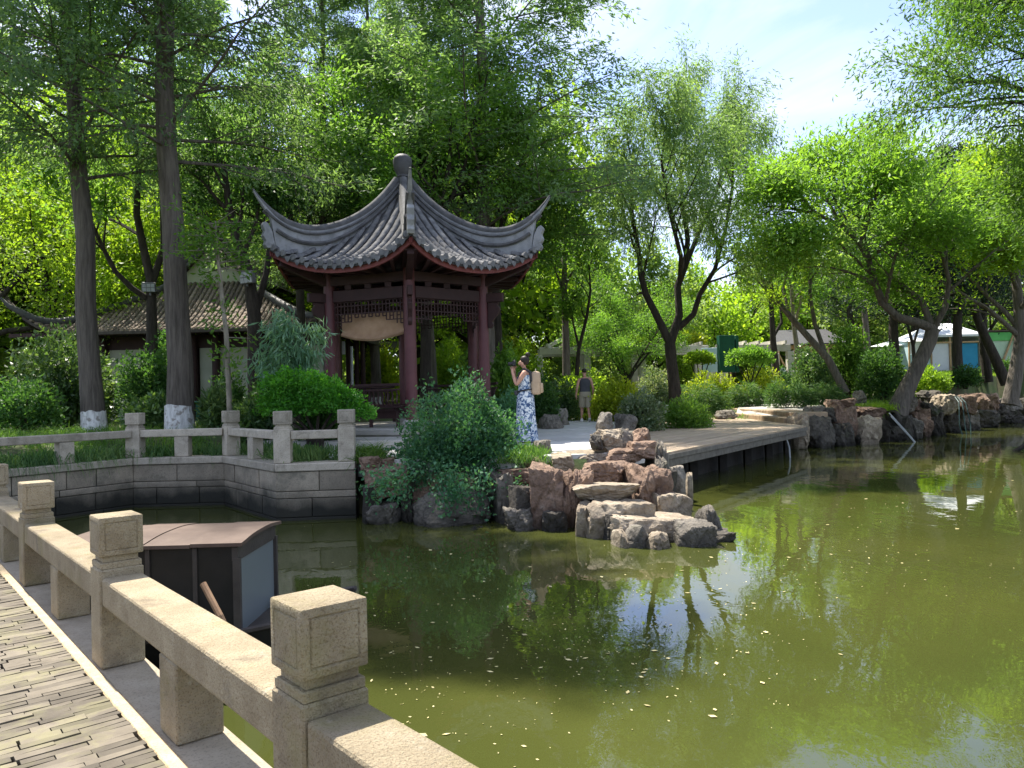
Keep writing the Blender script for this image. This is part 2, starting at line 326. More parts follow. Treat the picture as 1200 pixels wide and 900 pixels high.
nm = nd(t, 'ShaderNodeTexNoise', {'Scale': .3, 'Detail': 2}); Lk(g.outputs['Position'], nm.inputs['Vector'])
mr = nd(t, 'ShaderNodeMapRange', {1: .35, 2: .65, 3: .04, 4: .24}); Lk(nm.outputs[0], mr.inputs[0])
bp = nd(t, 'ShaderNodeBump', {'Distance': .03}); Lk(mr.outputs[0], bp.inputs['Strength']); Lk(acc, bp.inputs['Height']); Lk(bp.outputs[0], b.inputs['Normal'])
Lk(b.outputs[0], o.inputs[0]); M['water'] = m
# foliage
M['lf_redwood'] = leafmat('leaf_redwood', (.085, .17, .07), (.14, .255, .095), (.21, .35, .125), .57, clump=.5)
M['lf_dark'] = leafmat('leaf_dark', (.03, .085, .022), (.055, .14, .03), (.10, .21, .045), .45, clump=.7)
M['lf_mid'] = leafmat('leaf_mid', (.065, .155, .025), (.11, .235, .035), (.18, .33, .05), .52, clump=.6)
M['lf_bright'] = leafmat('leaf_bright', (.12, .235, .02), (.20, .34, .03), (.30, .44, .045), .55, clump=.6)
M['lf_spread'] = leafmat('leaf_spread', (.095, .215, .03), (.155, .31, .042), (.235, .41, .06), .52, clump=.6)
M['lf_yellow'] = leafmat('leaf_yellow', (.16, .25, .015), (.28, .39, .02), (.42, .50, .035), .48, clump=1.2)
M['lf_willow'] = leafmat('leaf_willow', (.115, .22, .065), (.18, .31, .10), (.26, .41, .145), .54, tcol=(1.55, 1.5, .7), clump=.5)
M['lf_conifer'] = leafmat('leaf_conifer', (.012, .032, .016), (.022, .052, .024), (.036, .075, .034), .25, clump=.6)
M['lf_nandina'] = leafmat('leaf_nandina', (.035, .115, .045), (.065, .19, .075), (.12, .27, .11), .42, clump=1.6)
M['lf_topiary'] = leafmat('leaf_topiary', (.03, .13, .012), (.06, .23, .02), (.11, .32, .03), .42, clump=1.5)
M['lf_bamboo'] = leafmat('leaf_bamboo', (.08, .19, .09), (.14, .28, .14), (.22, .38, .20), .42, clump=1.5)
M['lf_shrub'] = leafmat('leaf_shrub', (.04, .10, .028), (.085, .17, .045), (.19, .30, .10), .42, clump=.9, gloss=.5, rough=.4)
M['lf_pale'] = leafmat('leaf_pale', (.08, .15, .055), (.17, .25, .11), (.40, .45, .28), .4, clump=1.2)
M['lf_ground'] = leafmat('leaf_ground', (.045, .12, .02), (.09, .20, .03), (.17, .30, .05), .38, clump=.8)
M['lf_lily'] = leafmat('leaf_liriope', (.028, .08, .02), (.06, .145, .035), (.15, .24, .07), .38, clump=1.5)
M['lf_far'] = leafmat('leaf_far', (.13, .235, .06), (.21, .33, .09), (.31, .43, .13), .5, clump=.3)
# ------------------------------------------------------------------ terrain
POND = [(-14.2, 1.6), (-7.92, 11.84), (-6.78, 13.69), (-5.16, 13.68), (-3.63, 11.71), (-2.44, 11.82), (-2.2, 11.45), (-1.03, 11.3), (-.05, 11.3),
        (.5, 11.2), (1.2, 11.55), (2.2, 12.2), (2.75, 13.3), (3.0, 15.5), (7.9, 22.6), (8.9, 23.4), (11.1, 25.3), (13.07, 25.9),
        (15.41, 28.6), (19.69, 33.7), (24.95, 37.7), (27.5, 37.5), (21.5, 26), (17.5, 20), (15, 14), (13.5, 6), (12.5, -14), (-14.2, -14)]
def sdf(x, y):
    """signed distance to the pond edge, positive on land"""
    x = np.asarray(x, float); y = np.asarray(y, float); d = np.full(x.shape, 1e9); ins = np.zeros(x.shape, bool); n = len(POND)
    for i in range(n):
        ax, ay = POND[i]; bx, by = POND[(i+1) % n]; ex, ey = bx-ax, by-ay
        t = np.clip(((x-ax)*ex+(y-ay)*ey)/(ex*ex+ey*ey), 0, 1)
        d = np.minimum(d, np.hypot(x-ax-t*ex, y-ay-t*ey))
        c = ((ay > y) != (by > y))
        with np.errstate(divide='ignore', invalid='ignore'): xi = ex*(y-ay)/(ey if ey else 1e-9)+ax
        ins ^= c & (x < xi)
    return np.where(ins, -d, d)
def ss(a, b, x): t = np.clip((x-a)/(b-a), 0, 1); return t*t*(3-2*t)
def land(x, y):
    x = np.asarray(x, float); y = np.asarray(y, float); s = sdf(x, y)
    left = ss(-2.9, -4.2, x)*ss(.4, 3.2, s)*.42
    q = x/np.maximum(y, 1); ramp = ss(23.5, 44, y)
    back = ramp*(.35+1.15*ss(.30, .56, q))
    right = ss(7.5, 9.5, x)*ss(17, 22, y)*.17
    bumps = .05*np.sin(x*.9+1.3)*np.cos(y*.7)*ss(1, 4, s)*ss(-3, -4, x)
    pd_ = -(x-2.75)*.82+(y-13.74)*.57; sd_ = (x-2.75)*.57+(y-13.74)*.82
    under = ss(-.8, -.2, pd_)*ss(6.2, 5.4, pd_)*ss(-1, 0, sd_)*ss(8.9, 8.3, x)*ss(2.0, 2.5, x)*.22
    return .80+left+back+right+bumps-under
def H(x, y): return float(land(np.array([x]), np.array([y]))[0])
def G(px, py, d):
    p = P(px, py, d); p.z = H(p.x, p.y); return p
xs = np.concatenate([[-600, -250, -110, -60], np.arange(-40, 60.1, .5), [75, 120, 260, 600]])
ys = np.concatenate([[-600, -200, -60, -25], np.arange(-15, 80.1, .5), [95, 140, 280, 600, 900]])
X, Y = np.meshgrid(xs, ys); Sd = sdf(X, Y); Z = np.where(Sd < .45, -.9, land(X, Y))
me = bpy.data.meshes.new('ground'); nx, ny = len(xs), len(ys)
idx = np.arange(nx*ny).reshape(ny, nx)
me.from_pydata(np.stack([X.ravel(), Y.ravel(), Z.ravel()], 1).tolist(), [], np.stack([idx[:-1, :-1], idx[:-1, 1:], idx[1:, 1:], idx[1:, :-1]], -1).reshape(-1, 4).tolist())
me.polygons.foreach_set('use_smooth', [True]*len(me.polygons))
struct(link('ground', me, M['soil']), 'earth banks with leaf litter round the garden pond')
mb = MB(); mb.add([(-60, -40, 0), (90, -40, 0), (90, 60, 0), (-60, 60, 0)], [(0, 1, 2, 3)])
struct(mb.build('pond_water', M['water']), 'murky olive green pond water with soft reflections')

rng = random.Random(7)
def jit(a): return rng.uniform(-a, a)

# ------------------------------------------------------------------ the near bridge: deck, kerb, plinth
UD = Vector((-.648, .7616, 0)); UN = Vector((.7616, .648, 0))           # along the railing (away from us), across it towards the water
C0 = Vector((-.62, 2.40, 0))
def br(s, n, z): return C0+UD*s+UN*n+Vector((0, 0, z))
def MR(s, n, z):                                                          # local frame: x along the railing, y across, z up
    m = Matrix(((UD.x, UN.x, 0, 0), (UD.y, UN.y, 0, 0), (0, 0, 1, 0), (0, 0, 0, 1))); m.translation = br(s, n, z); return m
deck = MB().box((0, 0, 0), (22, 3.4, .3), MR(3, -.185-1.7, .26)).build('bridge_deck', M['slate_bed'])
struct(deck, 'stone bridge deck paved with thin slate slips set on edge')
struct(MB().box((0, 0, 0), (22, .06, .34), MR(3, -.155, .272)).build('kerb_strip', M['curb'], bevel=.006), 'tan stone kerb between paving and railing')
struct(MB().box((0, 0, 0), (22, .26, .9), MR(3, .005, -.02)).build('bridge_plinth', M['plinth'], bevel=.012), 'grey granite plinth under the near railing')
cells = []; s = -3.2; row = 0
while s < 9.5:
    th = rng.uniform(.034, .056); n = -.188-rng.choice((0, 0, .004, .02)); first = True
    while n > -3.4:
        ln = rng.uniform(.11, .30); cells.append((s, n, th, ln)); n -= ln+.004
    s += th+.004
def cell_d(c):
    p = br(c[0]+c[2]/2, c[1]-c[3]/2, .43); q = CAM.inverted() @ p
    if q.z > -.3: return 1e9
    px, py = 600-900*q.x/q.z, 450+900*q.y/q.z
    return q.length if (-15 < px < 1215 and py < 915) else 1e8+q.length
cells.sort(key=cell_d)
slip_meshes = []
for k in range(5):
    b = MB().box((0, 0, 0), (1, 1, 1)); slip_meshes.append(b.mesh('paving_slip', bevel=.0))
    me = slip_meshes[-1]
    for v in me.vertices:                                                 # chipped, uneven corners
        if v.co.z > 0: v.co.x *= rng.uniform(.93, 1.0); v.co.y *= rng.uniform(.97, 1.0); v.co.z += jit(.05)
    me.materials.append(M['slate'])
rest = MB()
for i, (s, n, th, ln) in enumerate(cells):
    m = MR(s+th/2, n-ln/2, .425+jit(.0025)) @ Matrix.Rotation(jit(.015), 4, 'Z') @ Matrix.Rotation(jit(.02), 4, 'X') @ Matrix.Diagonal((th*1.05, ln*1.01, .05, 1))
    if i < 300:
        o = bpy.data.objects.new('paving_slip', slip_meshes[i % 5]); COL.objects.link(o); o.parent = deck; o.matrix_local = m
    else:
        t = .95; rest.box((0, 0, 0), (1, 1, 1), m, taper=.93)
o = rest.build('paving_slips_beyond', M['slate'], deck); o['kind'] = 'stuff'

# ------------------------------------------------------------------ balustrades
def cap_mesh(w, h):
    bm = bmesh.new(); bmesh.ops.create_cube(bm, size=1); bmesh.ops.scale(bm, vec=(w, w, h), verts=bm.verts)
    side = [f for f in bm.faces if abs(f.normal.z) < .5]
    for th, dp in ((w*.12, 0), (w*.022, -.005), (w*.022, .005)):
        bmesh.ops.inset_individual(bm, faces=side, thickness=th, depth=dp, use_even_offset=True)
    es = [e for e in bm.edges if abs(abs(e.verts[0].co.x)-w/2) < 1e-5 and abs(abs(e.verts[1].co.x)-w/2) < 1e-5 or abs(abs(e.verts[0].co.z)-h/2) < 1e-5 and abs(abs(e.verts[1].co.z)-h/2) < 1e-5]
    es = [e for e in es if len(e.link_faces) == 2 and e.calc_face_angle(0) > 1]
    bmesh.ops.bevel(bm, geom=es, offset=w*.035, segments=2, profile=.5, affect='EDGES')
    me = bpy.data.meshes.new('post_cap'); bm.to_mesh(me); bm.free()
    me.polygons.foreach_set('use_smooth', [True]*len(me.polygons)); me.set_sharp_from_angle(angle=R_(35)); return me
def balustrade(root, pts, z0, hp, w, rail_w, rail_h, rail_top, mat, posts, skipmid=(), blockw=None, ends=(False, False)):
    """pts: plan points (Vector), posts: indices with a post; rails run between consecutive points"""
    base = root.location; caph = hp*.26; nk = hp*.085; bodyh = hp-caph-nk
    capm = cap_mesh(w, caph)
    for i in posts:
        p = pts[i]; q = pts[i+1] if i+1 < len(pts) else pts[i-1]; a = math.atan2(q.y-p.y, q.x-p.x)
        m = Matrix.Translation((p.x, p.y, z0)) @ Matrix.Rotation(a, 4, 'Z')
        po = MB().box((0, 0, bodyh/2), (w, w, bodyh), m).build('post', mat, root, bevel=.008)
        k = MB().box((0, 0, bodyh+nk*.25), (w*.93, w*.93, nk*.5), m).box((0, 0, bodyh+nk*.74), (w*.80, w*.80, nk*.52), m).build('neck', mat, po, bevel=.004)
        c = link('cap', capm, mat, po); c.location = Vector((p.x, p.y, z0+bodyh+nk+caph/2))-base; c.rotation_euler = (0, 0, a)
    for i in range(len(pts)-1):
        a, b = pts[i].copy(), pts[i+1].copy(); d = (b-a).normalized(); ga = w/2+.002 if i in posts else 0; gb = w/2+.002 if i+1 in posts else 0
        a2 = a+d*ga; b2 = b-d*gb; zc = z0+rail_top-rail_h/2
        MB().bar((a2.x, a2.y, zc), (b2.x, b2.y, zc), rail_w, rail_h).build('rail', mat, root, bevel=.014, seg=2)
        if i not in skipmid:
            mid = (a+b)/2; an = math.atan2(d.y, d.x); bw = blockw or w
            m = Matrix.Translation((mid.x, mid.y, z0)) @ Matrix.Rotation(an, 4, 'Z'); hh = rail_top-rail_h-.002
            MB().box((0, 0, hh/2), (bw, rail_w*.96, hh), m).build('support_block', mat, root, bevel=.008)
near = thing('stone_balustrade', br(0, 0, .43), 'tan granite railing with square capped posts beside the paved bridge in front', 'balustrade')
npts = [br(s, 0, 0) for s in (-2.5, 0, 2.47, 5.0, 7.5, 10.0)]
balustrade(near, npts, .432, .81, .222, .205, .15, .49, M['granite'], [0, 1, 2, 3, 4, 5], blockw=.23)

WL = [Vector(p+(0,)) for p in ((-9.6, 9.1), (-6.78, 13.69), (-5.16, 13.68), (-3.63, 11.71), (-2.44, 11.82))]
wall = thing('embankment_wall', (-5.16, 13.68, 0), 'grey stone block retaining wall rising from the water under the far railing', 'wall')
ZC = .87
def offset_line(pts, o):
    out = []
    for i, p in enumerate(pts):
        ds = []
        if i > 0: ds.append((p-pts[i-1]).normalized())
        if i < len(pts)-1: ds.append((pts[i+1]-p).normalized())
        ns = [Vector((-d.y, d.x, 0)) for d in ds]; n = sum(ns, Vector())/len(ns); n = n/max(.3, n.length_squared)
        out.append(p+n*o)
    return out
# land lies to the left of the walking direction (left to right), water to the right
inner = offset_line(WL, .42); jf = offset_line(WL, .035); outer = offset_line(WL, -.03); blockf = WL
for i in range(4):
    MB().prism([jf[i].xy, jf[i+1].xy, inner[i+1].xy, inner[i].xy], -.6, ZC-.125).build('wall_core', M['wall_joint'], wall)
    a, b = outer[i], outer[i+1]; L_ = (b-a).length; k = max(1, round(L_/1.6))
    for j in range(k):
        t0, t1 = j/k, (j+1)/k; e = .003/L_
        q = [outer[i].lerp(outer[i+1], t0+e), outer[i].lerp(outer[i+1], t1-e), inner[i].lerp(inner[i+1], t1-e), inner[i].lerp(inner[i+1], t0+e)]
        MB().prism([v.xy for v in q], ZC-.12, ZC+jit(.004)).build('coping_stone', M['granite_grey'], wall, bevel=.012)
    z = ZC-.125
    for hgt, mn, mxl in ((.30, .4, .85), (.11, .7, 1.3), (.29, .4, .9), (.10, .8, 1.5), (.30, .6, 1.2), (.3, .7, 1.2)):
        z1 = z; z0 = z-hgt; z = z0; t = 0; a, b = blockf[i], blockf[i+1]; L_ = (b-a).length; ct = [0]
        while L_-t > mxl+.25: t += rng.uniform(mn, mxl); ct.append(t)
        ct.append(L_)
        for t0, t1 in zip(ct[:-1], ct[1:]):
            f0 = t0/L_; f1 = t1/L_; e = .006/L_; pr = jit(.007)
            dn = Vector((-(b-a).y, (b-a).x, 0)).normalized()*pr
            e0 = 0 if t0 == 0 else e; e1 = 0 if t1 == L_ else e
            q = [a.lerp(b, f0+e0)+dn, a.lerp(b, f1-e1)+dn, inner[i].lerp(inner[i+1], f1-e1), inner[i].lerp(inner[i+1], f0+e0)]
            MB().prism([v.xy for v in q], z0+.005, z1-.005).build('wall_block', M['wall_block'], wall, bevel=.008)
# the square drain opening and the end face of the wall
farb = thing('stone_balustrade', (-5.16, 13.68, ZC), 'grey granite railing along the far stone wall, its posts stepping round the cove', 'balustrade')
bl = offset_line(WL, .16); bl[4] = bl[4]-Vector((.14, 0, 0)); bl[1] = bl[1]+Vector((.06, 0, 0))
mid0 = bl[0].lerp(bl[1], .12)
balustrade(farb, [mid0, bl[1], bl[2], bl[3], bl[4]], ZC+.004, .80, .25, .19, .13, .49, M['granite_grey'], [1, 2, 3, 4], skipmid=(0, 3))
dA = (bl[1]-mid0).normalized()
for q in (1.25, 3.3):
    p = bl[1]-dA*q; m = Matrix.Translation((p.x, p.y, ZC)) @ Matrix.Rotation(math.atan2(dA.y, dA.x), 4, 'Z')
    MB().box((0, 0, .182), (.24, .18, .352), m).build('support_block', M['granite_grey'], farb, bevel=.008)

# ------------------------------------------------------------------ terrace of paving slabs, stone steps, path
TER = [(-2.36, 12.1), (-1.2, 11.9), (-.1, 11.9), (.6, 12.0), (1.5, 12.35), (2.4, 13.5), (2.6, 14.5), (2.45, 20.2), (3.6, 26), (2.4, 29.5), (.6, 29), (-.6, 23), (-6.2, 23), (-6.3, 15.6), (-3.6, 13.2)]
def inpoly(x, y, poly):
    r = False; n = len(poly)
    for i in range(n):
        ax, ay = poly[i]; bx, by = poly[(i+1) % n]
        if (ay > y) != (by > y) and x < (bx-ax)*(y-ay)/(by-ay)+ax: r = not r
    return r
def poly_slabs(parent, poly, z, w, h, mat, name, ang, th=.05):
    c = Vector(poly[0]); ca, sa = math.cos(ang), math.sin(ang)
    us = [(p[0]-c.x)*ca+(p[1]-c.y)*sa for p in poly]; vs = [-(p[0]-c.x)*sa+(p[1]-c.y)*ca for p in poly]
    v = min(vs); row = 0
    while v < max(vs):
        u = min(us)-(w/2 if row % 2 else 0)
        while u < max(us):
            x = c.x+(u+w/2)*ca-(v+h/2)*sa; y = c.y+(u+w/2)*sa+(v+h/2)*ca
            if all(inpoly(x+sx_*ca*w/2-sy_*sa*h/2, y+sx_*sa*w/2+sy_*ca*h/2, poly) for sx_ in (-1, 1) for sy_ in (-1, 1)):
                m = Matrix.Translation((x, y, z-th/2+jit(.002))) @ Matrix.Rotation(ang+jit(.003), 4, 'Z') @ Matrix.Diagonal((w-.008, h-.008, th, 1))
                o = bpy.data.objects.new(name, unit); COL.objects.link(o); o.parent = parent; o.matrix_local = Matrix.Translation(-Vector(parent.location)) @ m
                if not o.material_slots or mat is not unit.materials[0]: pass
            u += w
        v += h; row += 1
unit = MB().box((0, 0, 0), (1, 1, 1)).mesh('paving_slab'); unit.materials.append(M['paver'])
ter = MB().prism(TER, .60, .868).build('terrace', M['paver']); struct(ter, 'grey paved terrace in front of the pavilion')
poly_slabs(ter, TER, .884, 1.15, .78, M['paver'], 'paving_slab', .25)
pth = [(8.55, 29.4), (8.6, 24.0), (9.9, 24.4), (11.6, 26.2), (13.2, 31), (14.4, 38), (16.5, 46), (14, 47.5), (12, 41), (10.4, 34.5)]
bm = bmesh.new(); vs = [bm.verts.new((x, y, 0)) for x, y in pth]; f = bm.faces.new(vs); bmesh.ops.triangulate(bm, faces=[f])
bmesh.ops.subdivide_edges(bm, edges=bm.edges, cuts=5, use_grid_fill=True)
for v in bm.verts: v.co.z = H(v.co.x, v.co.y)+.035
me = bpy.data.meshes.new('garden_path'); bm.to_mesh(me); bm.free()
struct(link('garden_path', me, M['path']), 'pale grey garden path leading away beyond the steps')
fp = [(1.2, 26.5), (3.3, 25.5), (2.6, 22), (1.3, 22.6)]

# ------------------------------------------------------------------ low timber deck over the water
DA, DB, DC, DD = Vector((2.75, 13.74)), Vector((8.29, 21.73)), Vector((8.55, 31.6)), Vector((2.66, 20.2))
ZD = .74
fd = thing('timber_deck', (DA.x, DA.y, ZD), 'low flat timber deck with a dark edge beam crossing the water beside the stepping rocks', 'deck')
nb = 28; back = DA+(DB-DA).normalized().orthogonal()*0
perp = Vector((-(DB-DA).y, (DB-DA).x)).normalized(); dirD = (DB-DA).normalized()
for i in range(nb):
    o0, o1 = 4.9*i/nb, 4.9*(i+1)/nb-.012
    def edge(o):                                                          # where the board starts (front skew) and ends (at the steps)
        a = DA+perp*o+dirD*(1.0*o/3.76*0); t = (o/4.9); e = DB.lerp(DC, t)
        return a, e
    a0, e0 = edge(o0); a1, e1 = edge(o1)
    MB().prism([a0, e0, e1, a1], ZD-.035+jit(.0015), ZD+jit(.002)).build('deck_board', M['deck'], fd)
for k, (z0, z1, out) in enumerate(((ZD-.13, ZD-.037, .03), (ZD-.27, ZD-.133, .0))):
    MB().prism([DA-perp*out, DB-perp*out, DB+perp*.08, DA+perp*.08], z0, z1).build('edge_beam', M['deck_edge'], fd, bevel=.006)
MB().prism([DA-dirD*.06-perp*.03, DA-dirD*.003-perp*.03, DA-dirD*.003+perp*2.2, DA-dirD*.06+perp*2.2], ZD-.27, ZD-.002).build('end_beam', M['deck_edge'], fd, bevel=.006)
MB().prism([DA+perp*.62+dirD*.1, DB+perp*.62, DB+perp*.69, DA+perp*.69+dirD*.1], -.5, ZD-.28).build('shade_board', M['shaded_wood'], fd)  # added dark sheet that stands in for the shadow under the deck
for i in range(6):
    for o in (.42,):
        p = DA+dirD*(.5+i*1.75)+perp*o; MB().box((p.x, p.y, (ZD-.27-.8)/2), (.16, .16, ZD-.27+.8)).build('pile', M['shaded_wood'], fd)
st = thing('stone_steps', (DB.x, DB.y, ZD), 'two brown stone steps rising from the deck to the garden path', 'steps')
sd = (DC-DB).normalized(); sn = Vector((sd.y, -sd.x))
for k in range(2):
    z1 = ZD+.155*(k+1); L_ = 9.4; t = 1.9
    while t < L_-.3:
        l = min(rng.uniform(1.2, 1.9), L_-t); a = DB+sd*(t+.006)+sn*(.0+.34*k); b = DB+sd*(t+l-.006)+sn*(.0+.34*k)
        MB().prism([a, a+sn*(.36 if k == 0 else 1.0), b+sn*(.36 if k == 0 else 1.0), b], ZD-.2, z1+jit(.008)).build('step_block', M['step'], st, bevel=.02)
        t += l

# ------------------------------------------------------------------ rocks
def ico(sub):
    bm = bmesh.new(); bmesh.ops.create_icosphere(bm, subdivisions=sub, radius=1)
    v = np.array([x.co[:] for x in bm.verts]); f = [tuple(q.index for q in fc.verts) for fc in bm.faces]; bm.free(); return v/np.linalg.norm(v, axis=1)[:, None], f
ICO = {k: ico(k) for k in (3, 4, 5)}
def rock_mesh(size, seed, flat=.5, sub=4, rough=.06, boxy=.5):
    r = np.random.RandomState(seed); U, F = ICO[sub]
    nrm = []; off = []
    for ax in ((1, 0, 0), (-1, 0, 0), (0, 1, 0), (0, -1, 0)):
        a = np.array(ax)+r.normal(0, .22*(1.2-boxy), 3); nrm.append(a/np.linalg.norm(a)); off.append(r.uniform(.86, 1.0))
    a = np.array((0, 0, 1))+r.normal(0, .05, 3); nrm.append(a/np.linalg.norm(a)); off.append(1-.35*flat*r.uniform(.6, 1)); nrm.append(np.array((0, 0, -1.))); off.append(.8)
    for _ in range(int(12+6*(1-boxy))):
        a = r.normal(0, 1, 3); a /= np.linalg.norm(a); nrm.append(a); off.append(r.uniform(.90+.12*boxy, 1.10+.20*boxy)*(.86 if boxy < .4 else 1))
    nrm = np.array(nrm); off = np.array(off); dt = U @ nrm.T
    rad = np.where(dt > 1e-3, off[None]/np.maximum(dt, 1e-3), 9).min(1); V = U*rad[:, None]
    q = np.zeros(len(V)); w0 = r.normal(0, 1, 3)*np.array([.6, .6, 2.6]); st_ = np.sin(V @ w0*3.1+r.uniform(0, 6)); q -= rough*.9*np.clip(st_-.35, 0, 1)
    for k in range(5):                                                     # ledges, dents and chips
        w = r.normal(0, 1, 3)*(2.2*1.8**k); q += np.sin(V @ w+r.uniform(0, 6))*rough/(1.6**k)
    for k in range(3):
        w = r.normal(0, 1, 3)*(4.5*1.7**k); q -= rough*.75/(1.35**k)*np.abs(np.sin(V @ w+r.uniform(0, 6)+2*np.sin(V @ w[::-1]*.5)))
    for _ in range(5):                                                     # a few cracks cut across the block
        n = r.normal(0, 1, 3); n /= np.linalg.norm(n); dd = np.abs(V @ n-r.uniform(-.5, .5)); q -= .05*np.exp(-(dd/.045)**2)
    V = V*(1+q)[:, None]
    lo, hi = V.min(0), V.max(0); V = (V-lo)/(hi-lo)-.5; V = V*np.array(size)
    me = bpy.data.meshes.new('rock'); me.from_pydata(V.tolist(), [], F); me.polygons.foreach_set('use_smooth', [True]*len(F)); me.set_sharp_from_angle(angle=R_(24)); return me
rseed = [11]
def rock(x0, x1, yt, yb, d, t, mat, label, group=None, flat=.6, boxy=.55, sub=4, rz=None, tilt=0, toz=None, name='rock', rough=.06):
    a, b = P(x0, (yt+yb)/2, d), P(x1, (yt+yb)/2, d); w = b.x-a.x; zt = P((x0+x1)/2, yt, d).z; zb = P((x0+x1)/2, yb, d).z if toz is None else toz
    rseed[0] += 1; h = max(.05, zt-zb)
    me = rock_mesh((w*1.04, t, h), rseed[0], flat, sub, rough, boxy)
    o = link(name, me, M[mat]); o.location = ((a.x+b.x)/2, d+t/2*.92, (zt+zb)/2)
    o.rotation_euler = (jit(.05), tilt+jit(.05), rz if rz is not None else jit(.25)); tag(o, label, 'rock', group); return o
LW = -.22
ROCKS = [
 (417, 443, 536, 549, 11.6, .6, 'rock_red', 'flat brown stone at water-wall height, butted against the end railing post', None),
 (440, 462, 537, 548, 11.9, .6, 'rock_red', 'flat brown stone behind the first one, by the grass tuft at the wall end', None),
 (420, 474, 547, 580, 11.4, .9, 'rock_red', 'wide brown block under the flat stones at the end of the wall', None),
 (420, 445, 570, 592, 11.3, .7, 'rock_dark', 'dark wedge of stone beside the wall corner, above the waterline', None),
 (424, 466, 590, 616, 11.15, .7, 'rock_grey', 'grey boulder with a pale foot at the water beside the wall corner', None),
 (474, 578, 579, 620, 10.9, 1.3, 'rock_grey', 'largest grey boulder, lying at the water under the trailing leaves of the big shrub', None),
 (466, 480, 572, 604, 11.25, .6, 'rock_dark', 'narrow dark stone in the gap left of the largest grey boulder', None),
 (548, 568, 620, 630, 10.55, .5, 'rock_dark', 'small wet stone poking out of the water in front of the largest grey boulder', None),
 (478, 562, 553, 586, 11.6, 1.0, 'rock_red', 'brown stone half hidden behind the trailing leaves of the big shrub', None),
 (566, 592, 555, 581, 11.2, .7, 'rock_dark', 'dark square stone to the right of the trailing leaves', None),
 (579, 602, 553, 606, 11.0, .6, 'rock_grey', 'rough upright grey stone behind the dark block, right of the trailing leaves', None),
 (592, 635, 570, 601, 10.6, .8, 'rock_dark', 'dark purple block with a lit top ledge, left of the tall reddish block', None),
 (588, 630, 597, 620, 10.35, .7, 'rock_grey', 'knobbly grey boulder at the water below the dark purple block', None),
 (620, 660, 544, 600, 10.5, .8, 'rock_red', 'tall reddish upright block between the dark ledge and the stone stair', None),
 (584, 622, 550, 570, 11.3, .8, 'rock_red', 'brown ledge stone behind the tall reddish block, under the long grass', None),
 (634, 665, 597, 617, 10.25, .6, 'rock_dark', 'low dark stone at the water at the foot of the tall reddish block', None),
 (626, 647, 516, 541, 12.4, .6, 'rock_grey', 'rounded grey stone beside the long grass at the woman\'s feet', None),
 (612, 638, 534, 547, 11.7, .7, 'rock_red', 'thin brown slab on the terrace edge under the rounded grey stone', None),
 (657, 696, 551, 580, 10.5, .8, 'rock_red', 'red stair block left of the large red stair block, beside the tall upright', None),
 (646, 672, 533, 548, 11.6, .8, 'rock_tan', 'small pale slab on the terrace edge at the left of the stair top', None),
 (665, 720, 531, 543, 12.1, 1.0, 'rock_tan', 'sunlit pale slab at the head of the stone stair', None),
 (690, 745, 543, 566, 11.0, 1.0, 'rock_red', 'large red block forming the upper tread of the stone stair', None),
 (713, 762, 527, 542, 11.7, .9, 'rock_red', 'flat red rock with ridges beside the white boulder', None),
 (740, 788, 545, 586, 10.55, 1.0, 'rock_red', 'big rugged red rock overhanging the right flank of the stair', None),
 (672, 748, 569, 583, 10.15, .8, 'rock_tan', 'curved tan step slab, second tread of the stone stair above the water', None),
 (683, 768, 590, 606, 9.75, .7, 'rock_tan', 'long tan slab tread below the curved step', None),
 (706, 824, 608, 624, 9.35, 1.0, 'rock_tan', 'broad pale slab, lowest tread of the stair right above the water', None),
 (702, 738, 603, 638, 9.6, .6, 'rock_dark', 'dark stone wedged under the left end of the lowest stair slab', None),
 (733, 764, 618, 634, 9.05, .5, 'rock_grey', 'small rounded grey rock in front of the lowest stair slab', None),
 (761, 790, 626, 636, 8.95, .5, 'rock_tan', 'small pale flat stone at the waterline, right of the small rounded grey rock', None),
 (720, 736, 623, 634, 9.1, .4, 'rock_tan', 'little whitish stone left of the small rounded grey rock', None),
 (794, 842, 614, 634, 9.05, .6, 'rock_grey', 'jagged grey rock under the right end of the lowest stair slab', None),
 (828, 850, 598, 624, 9.6, .7, 'rock_grey', 'pale-topped grey rock at the far right tip of the stair', None),
 (822, 862, 625, 634, 9.3, .6, 'rock_grey', 'flat grey stone awash at the right tip of the stair', None),
 (678, 702, 591, 630, 9.85, .6, 'rock_tan', 'upright tan stone under the left end of the long tan slab', None),
 (762, 808, 578, 593, 10.4, .9, 'rock_tan', 'tan ledge at the waterline below the big rugged red rock', None),
 (700, 721, 483, 510, 12.9, .6, 'rock_grey', 'pointed grey peak stone standing above the white boulder', None),
 (694, 742, 503, 529, 12.4, .8, 'rock_tan', 'white sunlit boulder at the top of the rock stair', None),
 (724, 750, 501, 526, 12.5, .7, 'rock_grey', 'grey creviced stone between the white boulder and the brown one', None),
 (745, 765, 502, 522, 12.4, .6, 'rock_red', 'brown upright stone at the right of the white boulder group', None),
 (762, 783, 517, 550, 12.1, .8, 'rock_grey', 'rough grey stone against the corner of the deck', None),
 (768, 788, 536, 556, 11.6, .6, 'rock_grey', 'lower rough grey stone below the deck corner', None),
 (738, 768, 517, 534, 11.9, .8, 'rock_red', 'flat reddish stone under the brown upright stone', None),
 (783, 809, 547, 560, 12.6, .6, 'rock_grey', 'flat grey slab at the waterline below the deck corner', None),
 (692, 708, 509, 523, 12.2, .4, 'rock_dark', 'small dark stone at the left foot of the white boulder', None),
 (805, 812, 554, 559, 12.3, .2, 'rock_tan', 'white pebble in the water beside the flat grey slab', None)]
